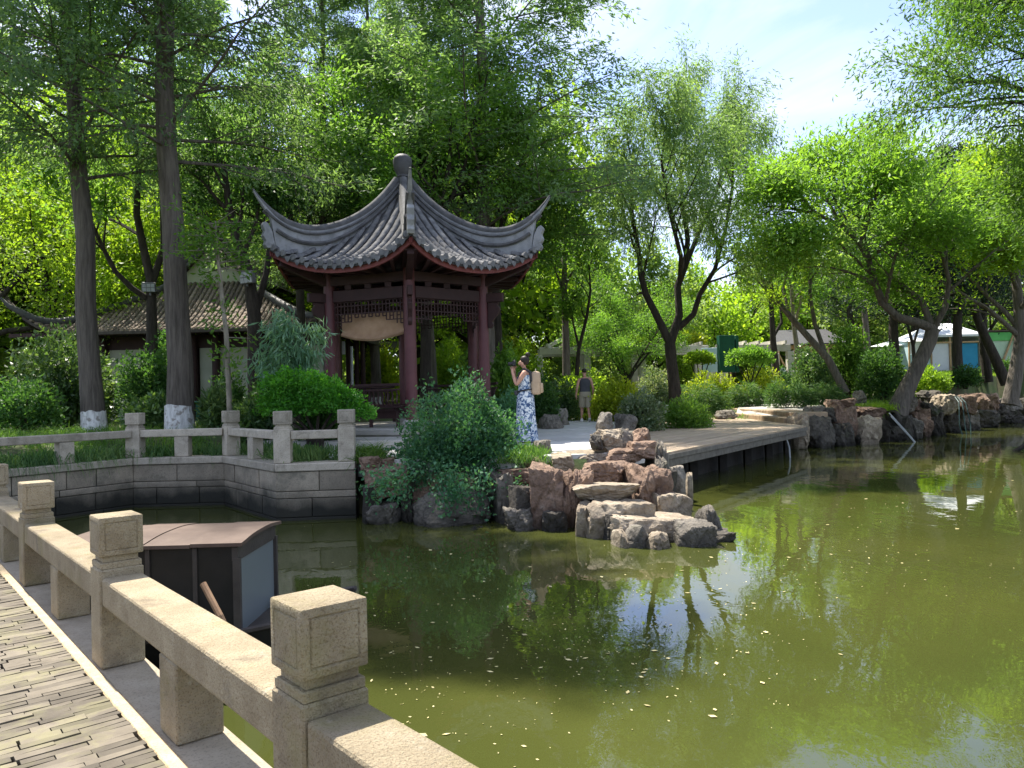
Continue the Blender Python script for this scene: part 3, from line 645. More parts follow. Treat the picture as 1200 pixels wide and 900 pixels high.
for (x0, x1, yt, yb, d, t, mt, lb, g) in ROCKS:
    low = yb > 585 + 0 or (x0 > 780 and yb > 545)
    pk = 'peak' in lb
    rock(x0, x1, yt, yb, d, t, mt, lb, g, toz=LW if low or (x0 > 640 and not any(k_ in lb for k_ in ('sunlit', 'white', 'slab', 'step', 'tread', 'ledge', 'flat')) and yb > 540) else P(x0, yb, d).z-.08, flat=0 if pk else .7, boxy=.15 if pk else (.3 if 'bould' in lb or 'rounded' in lb or 'knobbly' in lb else .72), rough=.03 if any(k_ in lb for k_ in ('slab', 'tread', 'step', 'ledge')) else .06, sub=5 if x1-x0 > 34 else 4)
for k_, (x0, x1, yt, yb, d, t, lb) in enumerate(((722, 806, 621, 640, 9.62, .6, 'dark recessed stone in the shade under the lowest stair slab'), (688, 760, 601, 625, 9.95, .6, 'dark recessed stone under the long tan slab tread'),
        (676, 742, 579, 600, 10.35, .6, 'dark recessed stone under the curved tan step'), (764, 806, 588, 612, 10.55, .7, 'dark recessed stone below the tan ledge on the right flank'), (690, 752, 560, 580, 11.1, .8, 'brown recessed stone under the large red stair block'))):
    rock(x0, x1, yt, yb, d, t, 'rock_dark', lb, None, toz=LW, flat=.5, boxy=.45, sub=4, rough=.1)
# buried rubble core that carries the stair and fills its gaps
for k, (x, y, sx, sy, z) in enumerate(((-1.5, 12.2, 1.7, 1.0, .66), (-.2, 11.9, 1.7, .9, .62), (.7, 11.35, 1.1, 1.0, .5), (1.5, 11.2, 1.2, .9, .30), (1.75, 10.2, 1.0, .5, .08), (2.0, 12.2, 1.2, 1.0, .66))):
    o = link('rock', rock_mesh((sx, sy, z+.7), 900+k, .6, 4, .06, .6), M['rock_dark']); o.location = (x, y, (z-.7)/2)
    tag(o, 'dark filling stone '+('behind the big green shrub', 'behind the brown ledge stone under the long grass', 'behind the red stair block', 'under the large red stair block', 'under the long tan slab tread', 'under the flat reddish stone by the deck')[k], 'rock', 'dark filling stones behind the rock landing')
BANK = [
 (930, 954, 484, 502, 22.6, 1.3, 'rock_tan', 'tan boulder closing the right end of the two brown steps'),
 (948, 988, 486, 520, 22.9, 1.4, 'rock_dark', 'big creased dark boulder at the right end of the deck'),
 (950, 968, 475, 490, 24, 1.0, 'rock_grey', 'grey stone on top of the big creased dark boulder'),
 (962, 984, 477, 492, 24, 1.0, 'rock_dark', 'dark stone behind the big creased boulder, left of the red cap stone'),
 (979, 1008, 467, 480, 24.6, 1.4, 'rock_red', 'pinkish red cap stone at the corner of the path'),
 (980, 1008, 475, 498, 24, 1.2, 'rock_red', 'red brown square block right under the pinkish red cap stone'),
 (1003, 1036, 486, 503, 23.8, 1.1, 'rock_tan', 'yellowish sunlit stone jutting out of the bank below the grass tuft'),
 (1004, 1042, 476, 489, 24.9, 1.2, 'rock_red', 'long dark brown flat stone under the grass tuft'),
 (981, 1006, 496, 520, 23.4, 1.0, 'rock_dark', 'black wet stone at the water, left of the yellowish sunlit stone'),
 (1002, 1026, 500, 521, 23.9, 1.0, 'rock_dark', 'black wet stone at the water right under the yellowish sunlit stone'),
 (1022, 1054, 490, 520, 24.7, 1.2, 'rock_dark', 'tall dark stone at the water under the leaning tree'),
 (1036, 1064, 498, 519, 24.9, 1.0, 'rock_dark', 'dark stone at the water where the thin pipes go in'),
 (1050, 1074, 484, 500, 25.3, 1.1, 'rock_dark', 'flat dark stone right below the leaning trunk'),
 (1066, 1086, 489, 512, 25.6, 1.1, 'rock_grey', 'rounded grey stone at the water right of the thin pipes'),
 (1057, 1076, 459, 483, 26.4, 1.0, 'rock_grey', 'round grey boulder pressed against the right side of the leaning trunk'),
 (1006, 1023, 457, 470, 26.3, .9, 'rock_grey', 'lone grey boulder on the grass left of the leaning tree'),
 (1069, 1090, 467, 481, 26.9, 1.2, 'rock_red', 'brown cap stone just right of the round boulder by the leaning trunk'),
 (1084, 1105, 470, 486, 26.6, 1.2, 'rock_dark', 'dark rounded cap stone, second right of the round boulder'),
 (1070, 1098, 478, 504, 26.4, 1.2, 'rock_red', 'broad brown block in the middle course below the two cap stones'),
 (1088, 1112, 474, 505, 27.2, 1.2, 'rock_dark', 'dark upright stone left of the bundle of teal hoses'),
 (1086, 1112, 457, 470, 29, 1.2, 'rock_dark', 'dark stone at the lawn edge behind the cap stones'),
 (1104, 1127, 461, 485, 28, 1.3, 'rock_tan', 'tan topped square stone the teal hoses hang over'),
 (1108, 1130, 480, 503, 28.2, 1.2, 'rock_dark', 'dark stone at the water behind the teal hoses'),
 (1124, 1148, 462, 484, 29.5, 1.3, 'rock_red', 'reddish block right of the teal hoses'),
 (1128, 1148, 478, 501, 30, 1.2, 'rock_grey', 'grey stone at the water right of the teal hoses'),
 (1144, 1160, 460, 481, 31, 1.3, 'rock_red', 'dark red upright block midway between the hoses and the last tree'),
 (1156, 1178, 460, 482, 32, 1.4, 'rock_red', 'large brown block left of the trunk of the last tree'),
 (1140, 1178, 480, 499, 31, 1.3, 'rock_dark', 'long low dark stone at the water below the large brown block'),
 (1163, 1184, 468, 486, 32.6, 1.3, 'rock_dark', 'dark stone at the left foot of the last tree'),
 (1183, 1204, 466, 480, 34, 1.4, 'rock_grey', 'grey stone at the right foot of the last tree'),
 (1174, 1204, 477, 494, 34, 1.4, 'rock_dark', 'low dark stone at the water below the last tree'),
 (1200, 1240, 466, 492, 36, 1.8, 'rock_dark', 'dark bank stone cut by the right edge of the view')]
for (x0, x1, yt, yb, d, t, mt, lb) in BANK:
    low = yb > 493 if x0 < 1170 else yb > 489
    rock(x0, x1, yt, yb, d, t, mt, lb, None, toz=LW if low else P(x0, yb, d).z-.1, flat=.6, boxy=.3 if 'bould' in lb or 'round' in lb else .6, sub=4, rough=.09)
o = rock(1019, 1024, 513, 520, 23.5, .2, 'rock_tan', 'first of two little white stones at the water below the yellowish bank stone', None, toz=LW, sub=3); o.location.x -= .9
o = rock(1019, 1024, 513, 520, 23.5, .2, 'rock_tan', 'right hand one of two little white stones in the water by the bank', None, toz=LW, sub=3); o.location.x -= .7
# stones lying in the planting on the far side of the terrace
for (x0, x1, yt, yb, d, t, lb) in ((631, 662, 485, 496, 20.5, .9, 'low dark grey stone edging the bed right of the woman'), (636, 668, 477, 490, 22.5, 1.0, 'flatter grey stone a step behind the first one right of the woman'),
                                   (724, 748, 484, 500, 20.3, .8, 'flat dark stone under the white flecked shrub left of the deck'), (842, 866, 481, 494, 27.5, 1.0, 'grey boulder at the left end of the two brown steps')):
    rock(x0, x1, yt, yb, d, t, 'rock_grey', lb, None, toz=.6, boxy=.3)

# ------------------------------------------------------------------ covered boat
bt = thing('covered_boat', (-2.5, 5.8, 0), 'black covered boat with a brown roof moored beside the near railing', 'boat')
rows = []; N_ = 26
for i in range(N_+1):
    t = i/N_; x = -4.7+3.45*t; w = .50*(1-abs(2*t-1)**3.5*.62); k = .22+.16*abs(2*t-1)**3
    rows.append([(x, 5.78-w, k), (x, 5.78-w*.96, .05), (x, 5.78-w*.7, -.2), (x, 5.78+w*.7, -.2), (x, 5.78+w*.96, .05), (x, 5.78+w, k)])
h = MB().grid(rows); h.f += [tuple(range(6)), tuple(range(N_*6+5, N_*6-1, -1))]
h.build('hull', M['boat_black'], bt, smooth=40)
dk = MB()
for r0, r1 in zip(rows[:-1], rows[1:]): dk.add([Vector(r0[0])-Vector((0, 0, .03)), Vector(r1[0])-Vector((0, 0, .03)), Vector(r1[5])-Vector((0, 0, .03)), Vector(r0[5])-Vector((0, 0, .03))], [(0, 1, 2, 3)])
dk.build('boat_deck', M['boat_frame'], bt)
for sy in (0, 5):
    MB().tube([Vector(r[sy]) for r in rows], .022, 6).build('gunwale', M['boat_frame'], bt)
XL, XR = -3.19, -1.95
def arch(u): return .865+.04*.7*(1-abs(2*u-1)**2.4)                                # roof section, u across
def yy(u): return 5.36+.86*u
rt = MB(); na = 14
for k, (x0, x1) in enumerate(((XL-.04, XL+.28), (XL+.284, XL+.60), (XL+.604, XL+.93), (XL+.934, XR+.05))):
    q = MB(); top = [[(x, yy(j/na)+(-.03 if j == 0 else .03 if j == na else 0), arch(j/na)+.006*(k % 2)) for j in range(na+1)] for x in (x0, x1)]
    bot = [[(a, b, c-.025) for a, b, c in r] for r in top]
    q.grid(top); q.grid([bot[1], bot[0]]); q.grid([top[0], bot[0]]); q.grid([bot[1], top[1]])
    q.grid([[top[0][0], top[1][0]], [bot[0][0], bot[1][0]]]); q.grid([[bot[0][-1], bot[1][-1]], [top[0][-1], top[1][-1]]])
    q.build('roof_panel', M['boat_roof'], bt, smooth=30)
MB().box(((XL+XR)/2, 5.39, .52), (XR-XL-.04, .03, .64)).build('side_wall', M['boat_black'], bt)
MB().box(((XL+XR)/2, 6.19, .52), (XR-XL-.04, .03, .64)).build('side_wall', M['boat_black'], bt)
for xb in (XL+.3, XL+.62, XL+.95): MB().box((xb, 5.368, .52), (.03, .014, .63)).build('batten', M['boat_frame'], bt)
fr = MB(); pol = [(yy(j/na)-5.79, arch(j/na)-.03) for j in range(na+1)]
Mx = Matrix.Translation((XR-.01, 5.79, 0)) @ Matrix.Rotation(math.pi/2, 4, 'Z')
fr.extr([(-.43, .74)]+[(.43, .74)]+[p for p in reversed(pol)], Mx, .04).build('gable_board', M['boat_frame'], bt)
for yq in (5.375, 6.205): MB().bar((XR-.0, yq, .20), (XR-.0, yq, .76), .035, .05).build('corner_post', M['boat_frame'], bt)
MB().box((XR-.01, 5.79, .46), (.02, .79, .56)).build('end_panel', M['boat_panel'], bt)
MB().box((XL+.01, 5.79, .52), (.02, .79, .64)).build('end_panel', M['boat_black'], bt)
MB().tube([(-1.92, 6.02, .27), (-1.75, 5.9, .24), (-1.62, 6.0, .26), (-1.45, 5.8, .28)], .012, 6).build('mooring_rope', M['hose'], bt)
tag(MB().tube([P(238, 684, 5.02), P(258, 722, 4.92), P(275, 760, 4.88)], [.022, .022, .022], 8).build('punt_pole', M['pole']), 'short brown wooden pole leaning on the side of the covered boat', 'pole')
# ------------------------------------------------------------------ hexagonal pavilion
PC = Vector((-2.45, 18.0, 0)); ZF = 1.20
pav = thing('pavilion', (PC.x, PC.y, .8), 'hexagonal garden pavilion with maroon columns and an upswept grey tiled roof', 'pavilion')
ANG = [R_(-80+60*k) for k in range(6)]
def pol(r, a, z): return Vector((PC.x+r*math.cos(a), PC.y+r*math.sin(a), z))
def curve(pts, deg=5):
    x, y = zip(*pts); c = np.polyfit(x, y, min(deg, len(x)-1)); return lambda u: float(np.polyval(c, u))
mid_z = curve([(0, 6.74), (.08, 6.42), (.2, 6.02), (.35, 5.54), (.6, 4.97), (.8, 4.68), (1, 4.50)], 4)
hip_z = curve([(0, 6.76), (.08, 6.45), (.2, 6.06), (.35, 5.62), (.6, 5.17), (.8, 4.97), (.92, 4.97), (1, 5.03)], 5)
rid_z = curve([(.15, 6.95), (.6, 6.42), (1.17, 5.97), (2.02, 5.57), (2.56, 5.51), (3.03, 5.67), (3.47, 5.98), (3.62, 6.22)], 5)
T30 = math.tan(R_(30))
def a_eave(b): return 2.63+.23*(abs(b)/1.65)**2
def roofz(a, b):
    u = a/2.86; t = min(1.0, abs(b)/max(.05, a*T30)); return mid_z(u)+(hip_z(u)-mid_z(u))*t**2.3
for k in range(6):
    pc = ANG[k]+R_(30); ca, sa = math.cos(pc), math.sin(pc)
    def W3(a, b, z): return Vector((PC.x+a*ca-b*sa, PC.y+a*sa+b*ca, z))
    rows = []; nb = 16
    for i in range(15):
        u = i/14; row = []
        for j in range(nb+1):
            t = 2*j/nb-1; bm_ = 1.65*t; a = .10+(a_eave(bm_)-.10)*u; b = bm_*(a/a_eave(bm_))*(1.0 if True else 1)
            row.append(W3(a, b, roofz(a, b)))
        rows.append(row)
    low = [[p-Vector((0, 0, .07)) for p in r] for r in rows]
    q = MB(); q.grid(rows); q.grid([list(reversed(r)) for r in low]); q.grid([rows[-1], low[-1]])
    panel = q.build('roof_panel', M['tile_bed'], pav, smooth=40)
    nr = 16
    for i in range(nr):
        b = -1.65+3.3*(i+.5)/nr; a0 = max(.16, abs(b)/T30*.985+.07); a1 = a_eave(b)+.015
        if a1-a0 < .1: a0 = a1-.16
        n = max(3, int((a1-a0)/.11)*1+1); rws = []; js = 7
        for s_ in range(n):
            f = s_/(n-1); a = a0+(a1-a0)*f
            for half in (0, 1):
                if half and s_ == n-1: break
                aa = a+(a1-a0)/(n-1)*.96*half if half else a
                rad = (.064 if half == 0 else .074)+.004*math.sin(i*7+s_*3)
                z = roofz(aa, b)+.030; row = []
                for j in range(js):
                    th = math.pi*j/(js-1); row.append(W3(aa, b+rad*math.cos(th), z+rad*1.05*math.sin(th)-.012))
                rws.append(row)
        q = MB(); q.grid(rws)
        e = rws[-1]; q.f.append(tuple(len(q.v)-js+j for j in range(js)))
        # round end disc with a raised boss and the drip tile beside it
        ze = roofz(a1, b)+.030; cen = W3(a1+.012, b, ze+.0)
        o_ = len(q.v); q.v += [tuple(W3(a1+.012, b+.066*math.cos(2*math.pi*j/10), ze+.01+.066*math.sin(2*math.pi*j/10))) for j in range(10)]
        q.v += [tuple(W3(a1-.03, b+.066*math.cos(2*math.pi*j/10), ze+.01+.066*math.sin(2*math.pi*j/10))) for j in range(10)]
        q.f.append(tuple(o_+j for j in range(10))); q.f += [(o_+j, o_+10+j, o_+10+(j+1) % 10, o_+(j+1) % 10) for j in range(10)]
        if i < nr-1:
            bb = b+3.3/nr/2; zz = roofz(a_eave(bb), bb)
            q.add([W3(a_eave(bb)+.02, bb-.075, zz+.015), W3(a_eave(bb)+.02, bb+.075, zz+.015), W3(a_eave(bb)+.028, bb+.05, zz-.06), W3(a_eave(bb)+.03, bb, zz-.115), W3(a_eave(bb)+.028, bb-.05, zz-.06),
                   W3(a_eave(bb)-.1, bb, zz+.03)], [(0, 4, 3, 2, 1), (0, 1, 5)])
        q.build('tile_row', M['tile'], panel, smooth=50)
    # red fascia board, soffit boards and rafters
    fa = MB(); top = []; ft = []; fb = []
    for j in range(25):
        b = -1.66+3.32*j/24; a = a_eave(b)-.05; z = roofz(min(a, a_eave(b)), b); top.append(W3(a, b, z-.055)); ft.append(W3(a, b, z-.175)); fb.append((W3(a-.05, b, z-.055), W3(a-.05, b, z-.175)))
    fa.grid([top, ft]); fa.grid([ft, [p[1] for p in fb]]); fa.grid([[p[1] for p in fb], [p[0] for p in fb]])
    fa.build('fascia_board', M['fascia'], pav)
    for j in range(9):
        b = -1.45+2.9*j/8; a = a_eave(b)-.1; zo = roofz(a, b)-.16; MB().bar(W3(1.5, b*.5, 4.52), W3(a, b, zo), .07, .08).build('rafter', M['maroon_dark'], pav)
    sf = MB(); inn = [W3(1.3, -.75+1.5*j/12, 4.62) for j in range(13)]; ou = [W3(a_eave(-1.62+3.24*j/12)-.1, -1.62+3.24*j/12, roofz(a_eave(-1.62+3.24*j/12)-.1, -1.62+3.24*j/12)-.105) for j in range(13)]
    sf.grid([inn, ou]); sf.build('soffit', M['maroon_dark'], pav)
    # hip ridge: plaster body, rounded moulding, dark cap, upswept tip
    an = ANG[k]; dr = Vector((math.cos(an), math.sin(an), 0)); dt = Vector((-math.sin(an), math.cos(an), 0))
    rs = [.16+(3.60-.16)*j/30 for j in range(31)]
    def rbase(r): return (hip_z(min(r/3.3, 1))-.06 if r < 3.25 else None)
    secs = []; caps = []; mol = []
    for r in rs:
        zt = rid_z(r); zb = rbase(r)
        if zb is None: zb = zt-.14+.10*min(1, (r-3.25)/.35)
        zb = min(zb, zt-.05); w = .055 if r < 3.2 else .055*(1-.55*(r-3.2)/.4)
        p = pol(r, an, 0); secs.append([p+dt*w+Vector((0, 0, zb)), p+dt*w+Vector((0, 0, zt-.03)), p-dt*w+Vector((0, 0, zt-.03)), p-dt*w+Vector((0, 0, zb)), p+dt*w+Vector((0, 0, zb))])
        caps.append(p+Vector((0, 0, zt))); mol.append((p+dt*(w+.012)+Vector((0, 0, zt-.13)), p-dt*(w+.012)+Vector((0, 0, zt-.13)), r))
    rg = MB().grid(secs).build('hip_ridge', M['ridge_white'], pav, smooth=40)
    MB().tube([c for c in caps], [.085 if r < 3.1 else .085-.062*(r-3.1)/.5 for r in rs], 8, sq=.75).build('ridge_cap', M['ridge_dark'], rg, smooth=50)
    for sgn in (0, 1):
        MB().tube([m_[sgn] for m_ in mol if m_[2] < 3.42], .030, 6).build('ridge_moulding', M['ridge_dark'], rg, smooth=50)
        lw = [(p, r) for p, r in zip([pol(r, an, 0) for r in rs], rs) if r < 3.22]
        MB().tube([p+dt*(.075 if sgn == 0 else -.075)+Vector((0, 0, max(hip_z(r/3.3)+.08, rid_z(r)-.34))) for p, r in lw], .045, 6).build('ridge_roll', M['ridge_dark'], rg, smooth=50)
    ez = hip_z(1)
    sc = MB(); m4 = Matrix((( dr.x, dt.x, 0, 0), (dr.y, dt.y, 0, 0), (0, 0, 1, 0), (0, 0, 0, 1))); m4.translation = pol(3.28, an, ez)
    sc.extr([(-.12, -.04), (.07, -.05), (.12, .02), (.09, .1), (.15, .2), (.11, .3), (.16, .42), (.11, .5), (.03, .46), (-.05, .3)], m4, .14).build('ridge_end_scroll', M['ridge_white'], rg, bevel=.01)
    # column, stone base, carved bracket
    cp = pol(1.95, an, 0)
    MB().lathe([(.13, 0), (.13, .9), (.128, 2.2), (.118, 3.25)], 18, (cp.x, cp.y, ZF+.16)).build('column', M['maroon'], pav, smooth=40)
    MB().lathe([(.20, 0), (.21, .04), (.20, .12), (.15, .16)], 18, (cp.x, cp.y, ZF)).build('column_base', M['plinth_stone'], pav, smooth=40)
    m4 = m4.copy(); m4.translation = pol(1.95, an, 3.35)
    MB().extr([(.13, 0), (.2, -.02), (.26, .05), (.24, .13), (.30, .22), (.38, .30), (.42, .42), (.36, .50), (.40, .56), (.13, .56)], m4, .09).build('carved_bracket', M['maroon_dark'], pav, bevel=.012)
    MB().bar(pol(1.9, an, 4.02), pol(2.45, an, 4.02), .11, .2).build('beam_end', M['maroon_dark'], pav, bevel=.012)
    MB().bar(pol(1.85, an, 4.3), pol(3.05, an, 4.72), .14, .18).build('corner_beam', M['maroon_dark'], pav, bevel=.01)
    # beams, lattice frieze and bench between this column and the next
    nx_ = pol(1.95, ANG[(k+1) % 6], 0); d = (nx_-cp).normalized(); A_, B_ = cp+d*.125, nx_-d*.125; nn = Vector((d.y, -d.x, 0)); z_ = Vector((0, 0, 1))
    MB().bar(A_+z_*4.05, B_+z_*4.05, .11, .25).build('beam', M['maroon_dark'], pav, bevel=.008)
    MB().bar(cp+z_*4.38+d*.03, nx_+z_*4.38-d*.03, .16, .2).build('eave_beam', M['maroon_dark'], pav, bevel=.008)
    for f in (.25, .5, .75):
        p = cp.lerp(nx_, f); MB().box((p.x, p.y, 4.228), (.13, .13, .10), None).build('beam_block', M['maroon_dark'], pav)
    la = MB(); Lw = (B_-A_).length
    def lp(u, z): return A_+d*u+z_*z
    def lb(u0, z0, u1, z1): la.bar(lp(u0, z0), lp(u1, z1), .022, .016, up=nn)
    z0 = 3.915; lb(0, z0, Lw, z0); lb(.012, z0, .012, 3.28); lb(Lw-.012, z0, Lw-.012, 3.28)
    st_ = Lw/20
    def ok_(i, j): return 0 <= i <= 20 and 0 <= j <= (6 if min(i, 20-i) < 3 else 5 if min(i, 20-i) < 6 else 4)
    def seg_(i0, j0, i1, j1):
        if ok_(i0, j0) and ok_(i1, j1): lb(i0*st_, z0-j0*st_, i1*st_, z0-j1*st_)
    for ci in range(-1, 15):                                                 # interlocking key fret, deeper at both ends
        for cj in range(-1, 4):
            x_, y_ = ci*2+(cj % 2), cj*2+1
            seg_(x_, y_, x_+1, y_); seg_(x_+1, y_, x_+1, y_+1); seg_(x_, y_, x_, y_-1); seg_(x_, y_-1, x_+1, y_-1)
            seg_(x_, y_, x_-1, y_); seg_(x_-1, y_, x_-1, y_-1); seg_(x_, y_, x_, y_+1); seg_(x_, y_+1, x_-1, y_+1)
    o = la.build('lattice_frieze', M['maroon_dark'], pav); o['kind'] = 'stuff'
    if k != 0:
        MB().bar(A_+z_*(ZF+.44), B_+z_*(ZF+.44), .42, .05).build('bench_seat', M['maroon_dark'], pav, bevel=.01)
        MB().bar(A_+z_*(ZF+.27), B_+z_*(ZF+.27), .05, .16).build('bench_apron', M['maroon_dark'], pav)
        for f in (.12, .5, .88): p = A_.lerp(B_, f); MB().box((p.x, p.y, ZF+.21), (.07, .07, .40)).build('bench_leg', M['maroon_dark'], pav)
        MB().bar(A_+nn*.30+z_*(ZF+.90), B_+nn*.30+z_*(ZF+.90), .06, .06).build('back_rail', M['maroon_dark'], pav, bevel=.01)
        MB().bar(A_+nn*.29+z_*(ZF+.80), B_+nn*.29+z_*(ZF+.80), .035, .035).build('back_rail', M['maroon_dark'], pav)
        for j in range(15):
            p = A_.lerp(B_, (j+.7)/15.4); MB().tube([p+nn*.2+z_*(ZF+.465), p+nn*.27+z_*(ZF+.55), p+nn*.24+z_*(ZF+.68), p+nn*.29+z_*(ZF+.80)], .017, 5).build('back_slat', M['maroon_dark'], pav)
MB().lathe([(.20, 6.70), (.19, 6.88), (.14, 6.92), (.135, 6.98), (.155, 7.0), (.135, 7.03), (.14, 7.06), (.19, 7.17), (.215, 7.32), (.215, 7.42), (.20, 7.46), (.14, 7.52), (.05, 7.55)], 32, (PC.x, PC.y, 0),
           wob=lambda a, z: 1+.035*math.cos(a*10)*(1 if 7.1 < z < 7.47 else 0)).build('finial', M['finial'], pav, smooth=45)
hexp = lambda r: [pol(r, a, 0).xy for a in ANG]
MB().prism(hexp(2.85), .5, 1.08).build('plinth', M['plinth_stone'], pav); MB().prism(hexp(2.92), 1.083, ZF).build('plinth_edge', M['plinth_stone'], pav, bevel=.012)
a0 = ANG[0]+R_(30); stp = MB()
for k in range(2):
    c = pol(2.53+.32*(2-k)-.16, a0, .8+.065+.13*k); m4 = Matrix.Translation(c) @ Matrix.Rotation(a0, 4, 'Z')
    MB().box((0, 0, 0), (.32, 1.9, .13+.13*0), m4).build('plinth_step', M['plinth_stone'], pav, bevel=.01)
# front left terrace of the pavilion: broad stone landing seen between shrub and railing post
MB().prism([(-4.9, 14.2), (-1.9, 14.05), (-1.75, 15.35), (-4.9, 15.6)], .6, 1.055).build('landing', M['plinth_stone'], pav, bevel=.012)
# cloth blind hung under the frieze, front left bay
A_, B_ = pol(1.87, ANG[5], 0), pol(1.87, ANG[0], 0); d = (B_-A_).normalized(); nn = Vector((d.y, -d.x, 0)); Lb = (B_-A_).length
rows = []
for i in range(15):
    v = i/14; row = []
    for j in range(41):
        u = j/40; z = 3.66-(.47+.13*math.sin(math.pi*u))*v; bul = .018*math.sin(u*14+v*5)*(1-v*.5)+(.075*math.exp(-((v-.93)/.09)**2))+.05*v*math.sin(u*math.pi)
        row.append(A_+d*(.16+(Lb-.32)*u)-nn*(.10-bul)+Vector((0, 0, z+.004*math.sin(u*19)*v)))
    rows.append(row)
back = [[p-nn*.03 for p in r] for r in rows]
q = MB().grid(rows); q.grid([list(reversed(r)) for r in back]); q.grid([rows[-1], back[-1]]); q.grid([back[0], rows[0]])
tag(q.build('cloth_blind', M['cloth'], None, smooth=60), 'tan cloth blind with a sagging hem, hung in the left bay of the pavilion', 'blind')
# timber posts of a covered walk seen through the left bay
gw = thing('timber_walkway', P(420, 470, 31), 'pair of dark maroon posts under a beam seen through the left bay of the pavilion', 'walkway')
for px_ in (409, 419, 426):
    p = G(px_, 460, 31); MB().lathe([(.11, 0), (.10, 3.3)], 10, tuple(p)).build('post', M['maroon_dark'], gw, smooth=40)
a, b = G(380, 460, 31), G(431, 460, 31); MB().bar(a+Vector((0, 0, 3.3)), b+Vector((0, 0, 3.3)), .14, .25).build('beam', M['maroon_dark'], gw)
MB().bar(a+Vector((0, 0, 3.75)), b+Vector((0, 0, 3.75)), 1.6, .12).build('roof', M['tile_brown'], gw)
lp_ = thing('lamp_post', G(413, 460, 29), 'thin pale lamp post with a white board seen behind the pavilion bench', 'lamp post')
p = G(413, 460, 29); MB().tube([p, p+Vector((0, 0, 2.5))], .05, 8).build('pole', M['white'], lp_); MB().box((p.x-.42, p.y, p.z+2.45), (.36, .05, .5)).build('board', M['white'], lp_, bevel=.01)

# ------------------------------------------------------------------ hall with a hipped gable roof on the left
HB = Vector((-10.6, 26.0, 1.15)); hall = thing('garden_hall', tuple(HB), 'low garden hall with a brown tiled roof and pale gable behind the left trees', 'house')
def hp(x, y, z): return HB+Vector((x, y, z))
EW, ED, ZE = 4.9, 1.6, 3.0                     # eave half width, eave overhang in front of the wall, eave height
GX, GY, ZG = 1.15, 1.3, 4.9                   # foot of the gable: half width, set back, height
def eav(x): return ZE+.55*max(0, (abs(x)/EW-.72)/.28)**2
def roofp(x, v):                                # front slope, v 0 at the gable foot, 1 at the eave
    hx = GX+(EW-GX)*v
    z = ZG+(ZE-ZG)*(1-max(0,1-v)**1.35); y = GY-(GY+ED)*v
    X_ = x*hx; return hp(X_, y-.22*max(0, abs(x)-.75)*v, z+(eav(X_)-ZE)*v*v)
def slope(fn, name):
    rows = [[fn(-1+2*j/40, i/12) for j in range(41)] for i in range(13)]
    low = [[p-Vector((0, 0, .1)) for p in r] for r in rows]
    q = MB().grid(rows); q.grid([list(reversed(r)) for r in low]); q.grid([rows[-1], low[-1]]); return q.build(name, M['roof_bed'], hall, smooth=40)
front = slope(roofp, 'roof_slope')
def sidep(sg):
    return lambda x, v: hp(sg*(GX+(EW-GX)*v), (GY+4.2)+(x)*(4.2+(4.5-1.6)*v*.0+2.9*v*1.0), ZG+(ZE-ZG)*(1-max(0,1-v)**1.35)+.5*v*v*max(0, abs(x)-.72)**2*12)
for sg in (-1, 1): slope((lambda f: (lambda x, v: f(x*sg, v)))(sidep(sg)), 'roof_slope')
n = 58
for i in range(n):
    xe = -EW+2*EW*(i+.5)/n; v0 = max(0.0, (abs(xe)-GX)/(EW-GX)); k = 12; rws = []
    if v0 > .97: continue
    for j in range(k):
        v = v0+(1.0-v0)*j/(k-1); hx = GX+(EW-GX)*v; xx = xe/hx; c = roofp(max(-1, min(1, xx)), v)
        for half in (0, 1):
            rad = (.055, .072)[half]+jit(.008); cc = c+Vector((0, 0, .0))
            if half: 
                if j == k-1: break
                v2 = v+(1.0-v0)/(k-1)*.93; hx = GX+(EW-GX)*v2; cc = roofp(max(-1, min(1, xe/hx)), v2)
            rws.append([cc+Vector((rad*math.cos(math.pi*t/4), 0, rad*math.sin(math.pi*t/4)*1.1)) for t in range(5)])
    q = MB().grid(rws); q.f.append(tuple(len(q.v)-5+t for t in range(5))); q.build('tile_row', M['tile_brown'], front)
for sg in (-1, 1):
    pts = [roofp(sg, i/14)+Vector((0, 0, .1)) for i in range(15)]; pts.append(pts[-1]+Vector((sg*.35, -.12, .22))); pts.append(pts[-1]+Vector((sg*.2, -.06, .25)))
    MB().tube(pts, [.13]*14+[.11, .08, .04], 8).build('hip_ridge', M['finial'], hall, smooth=50)
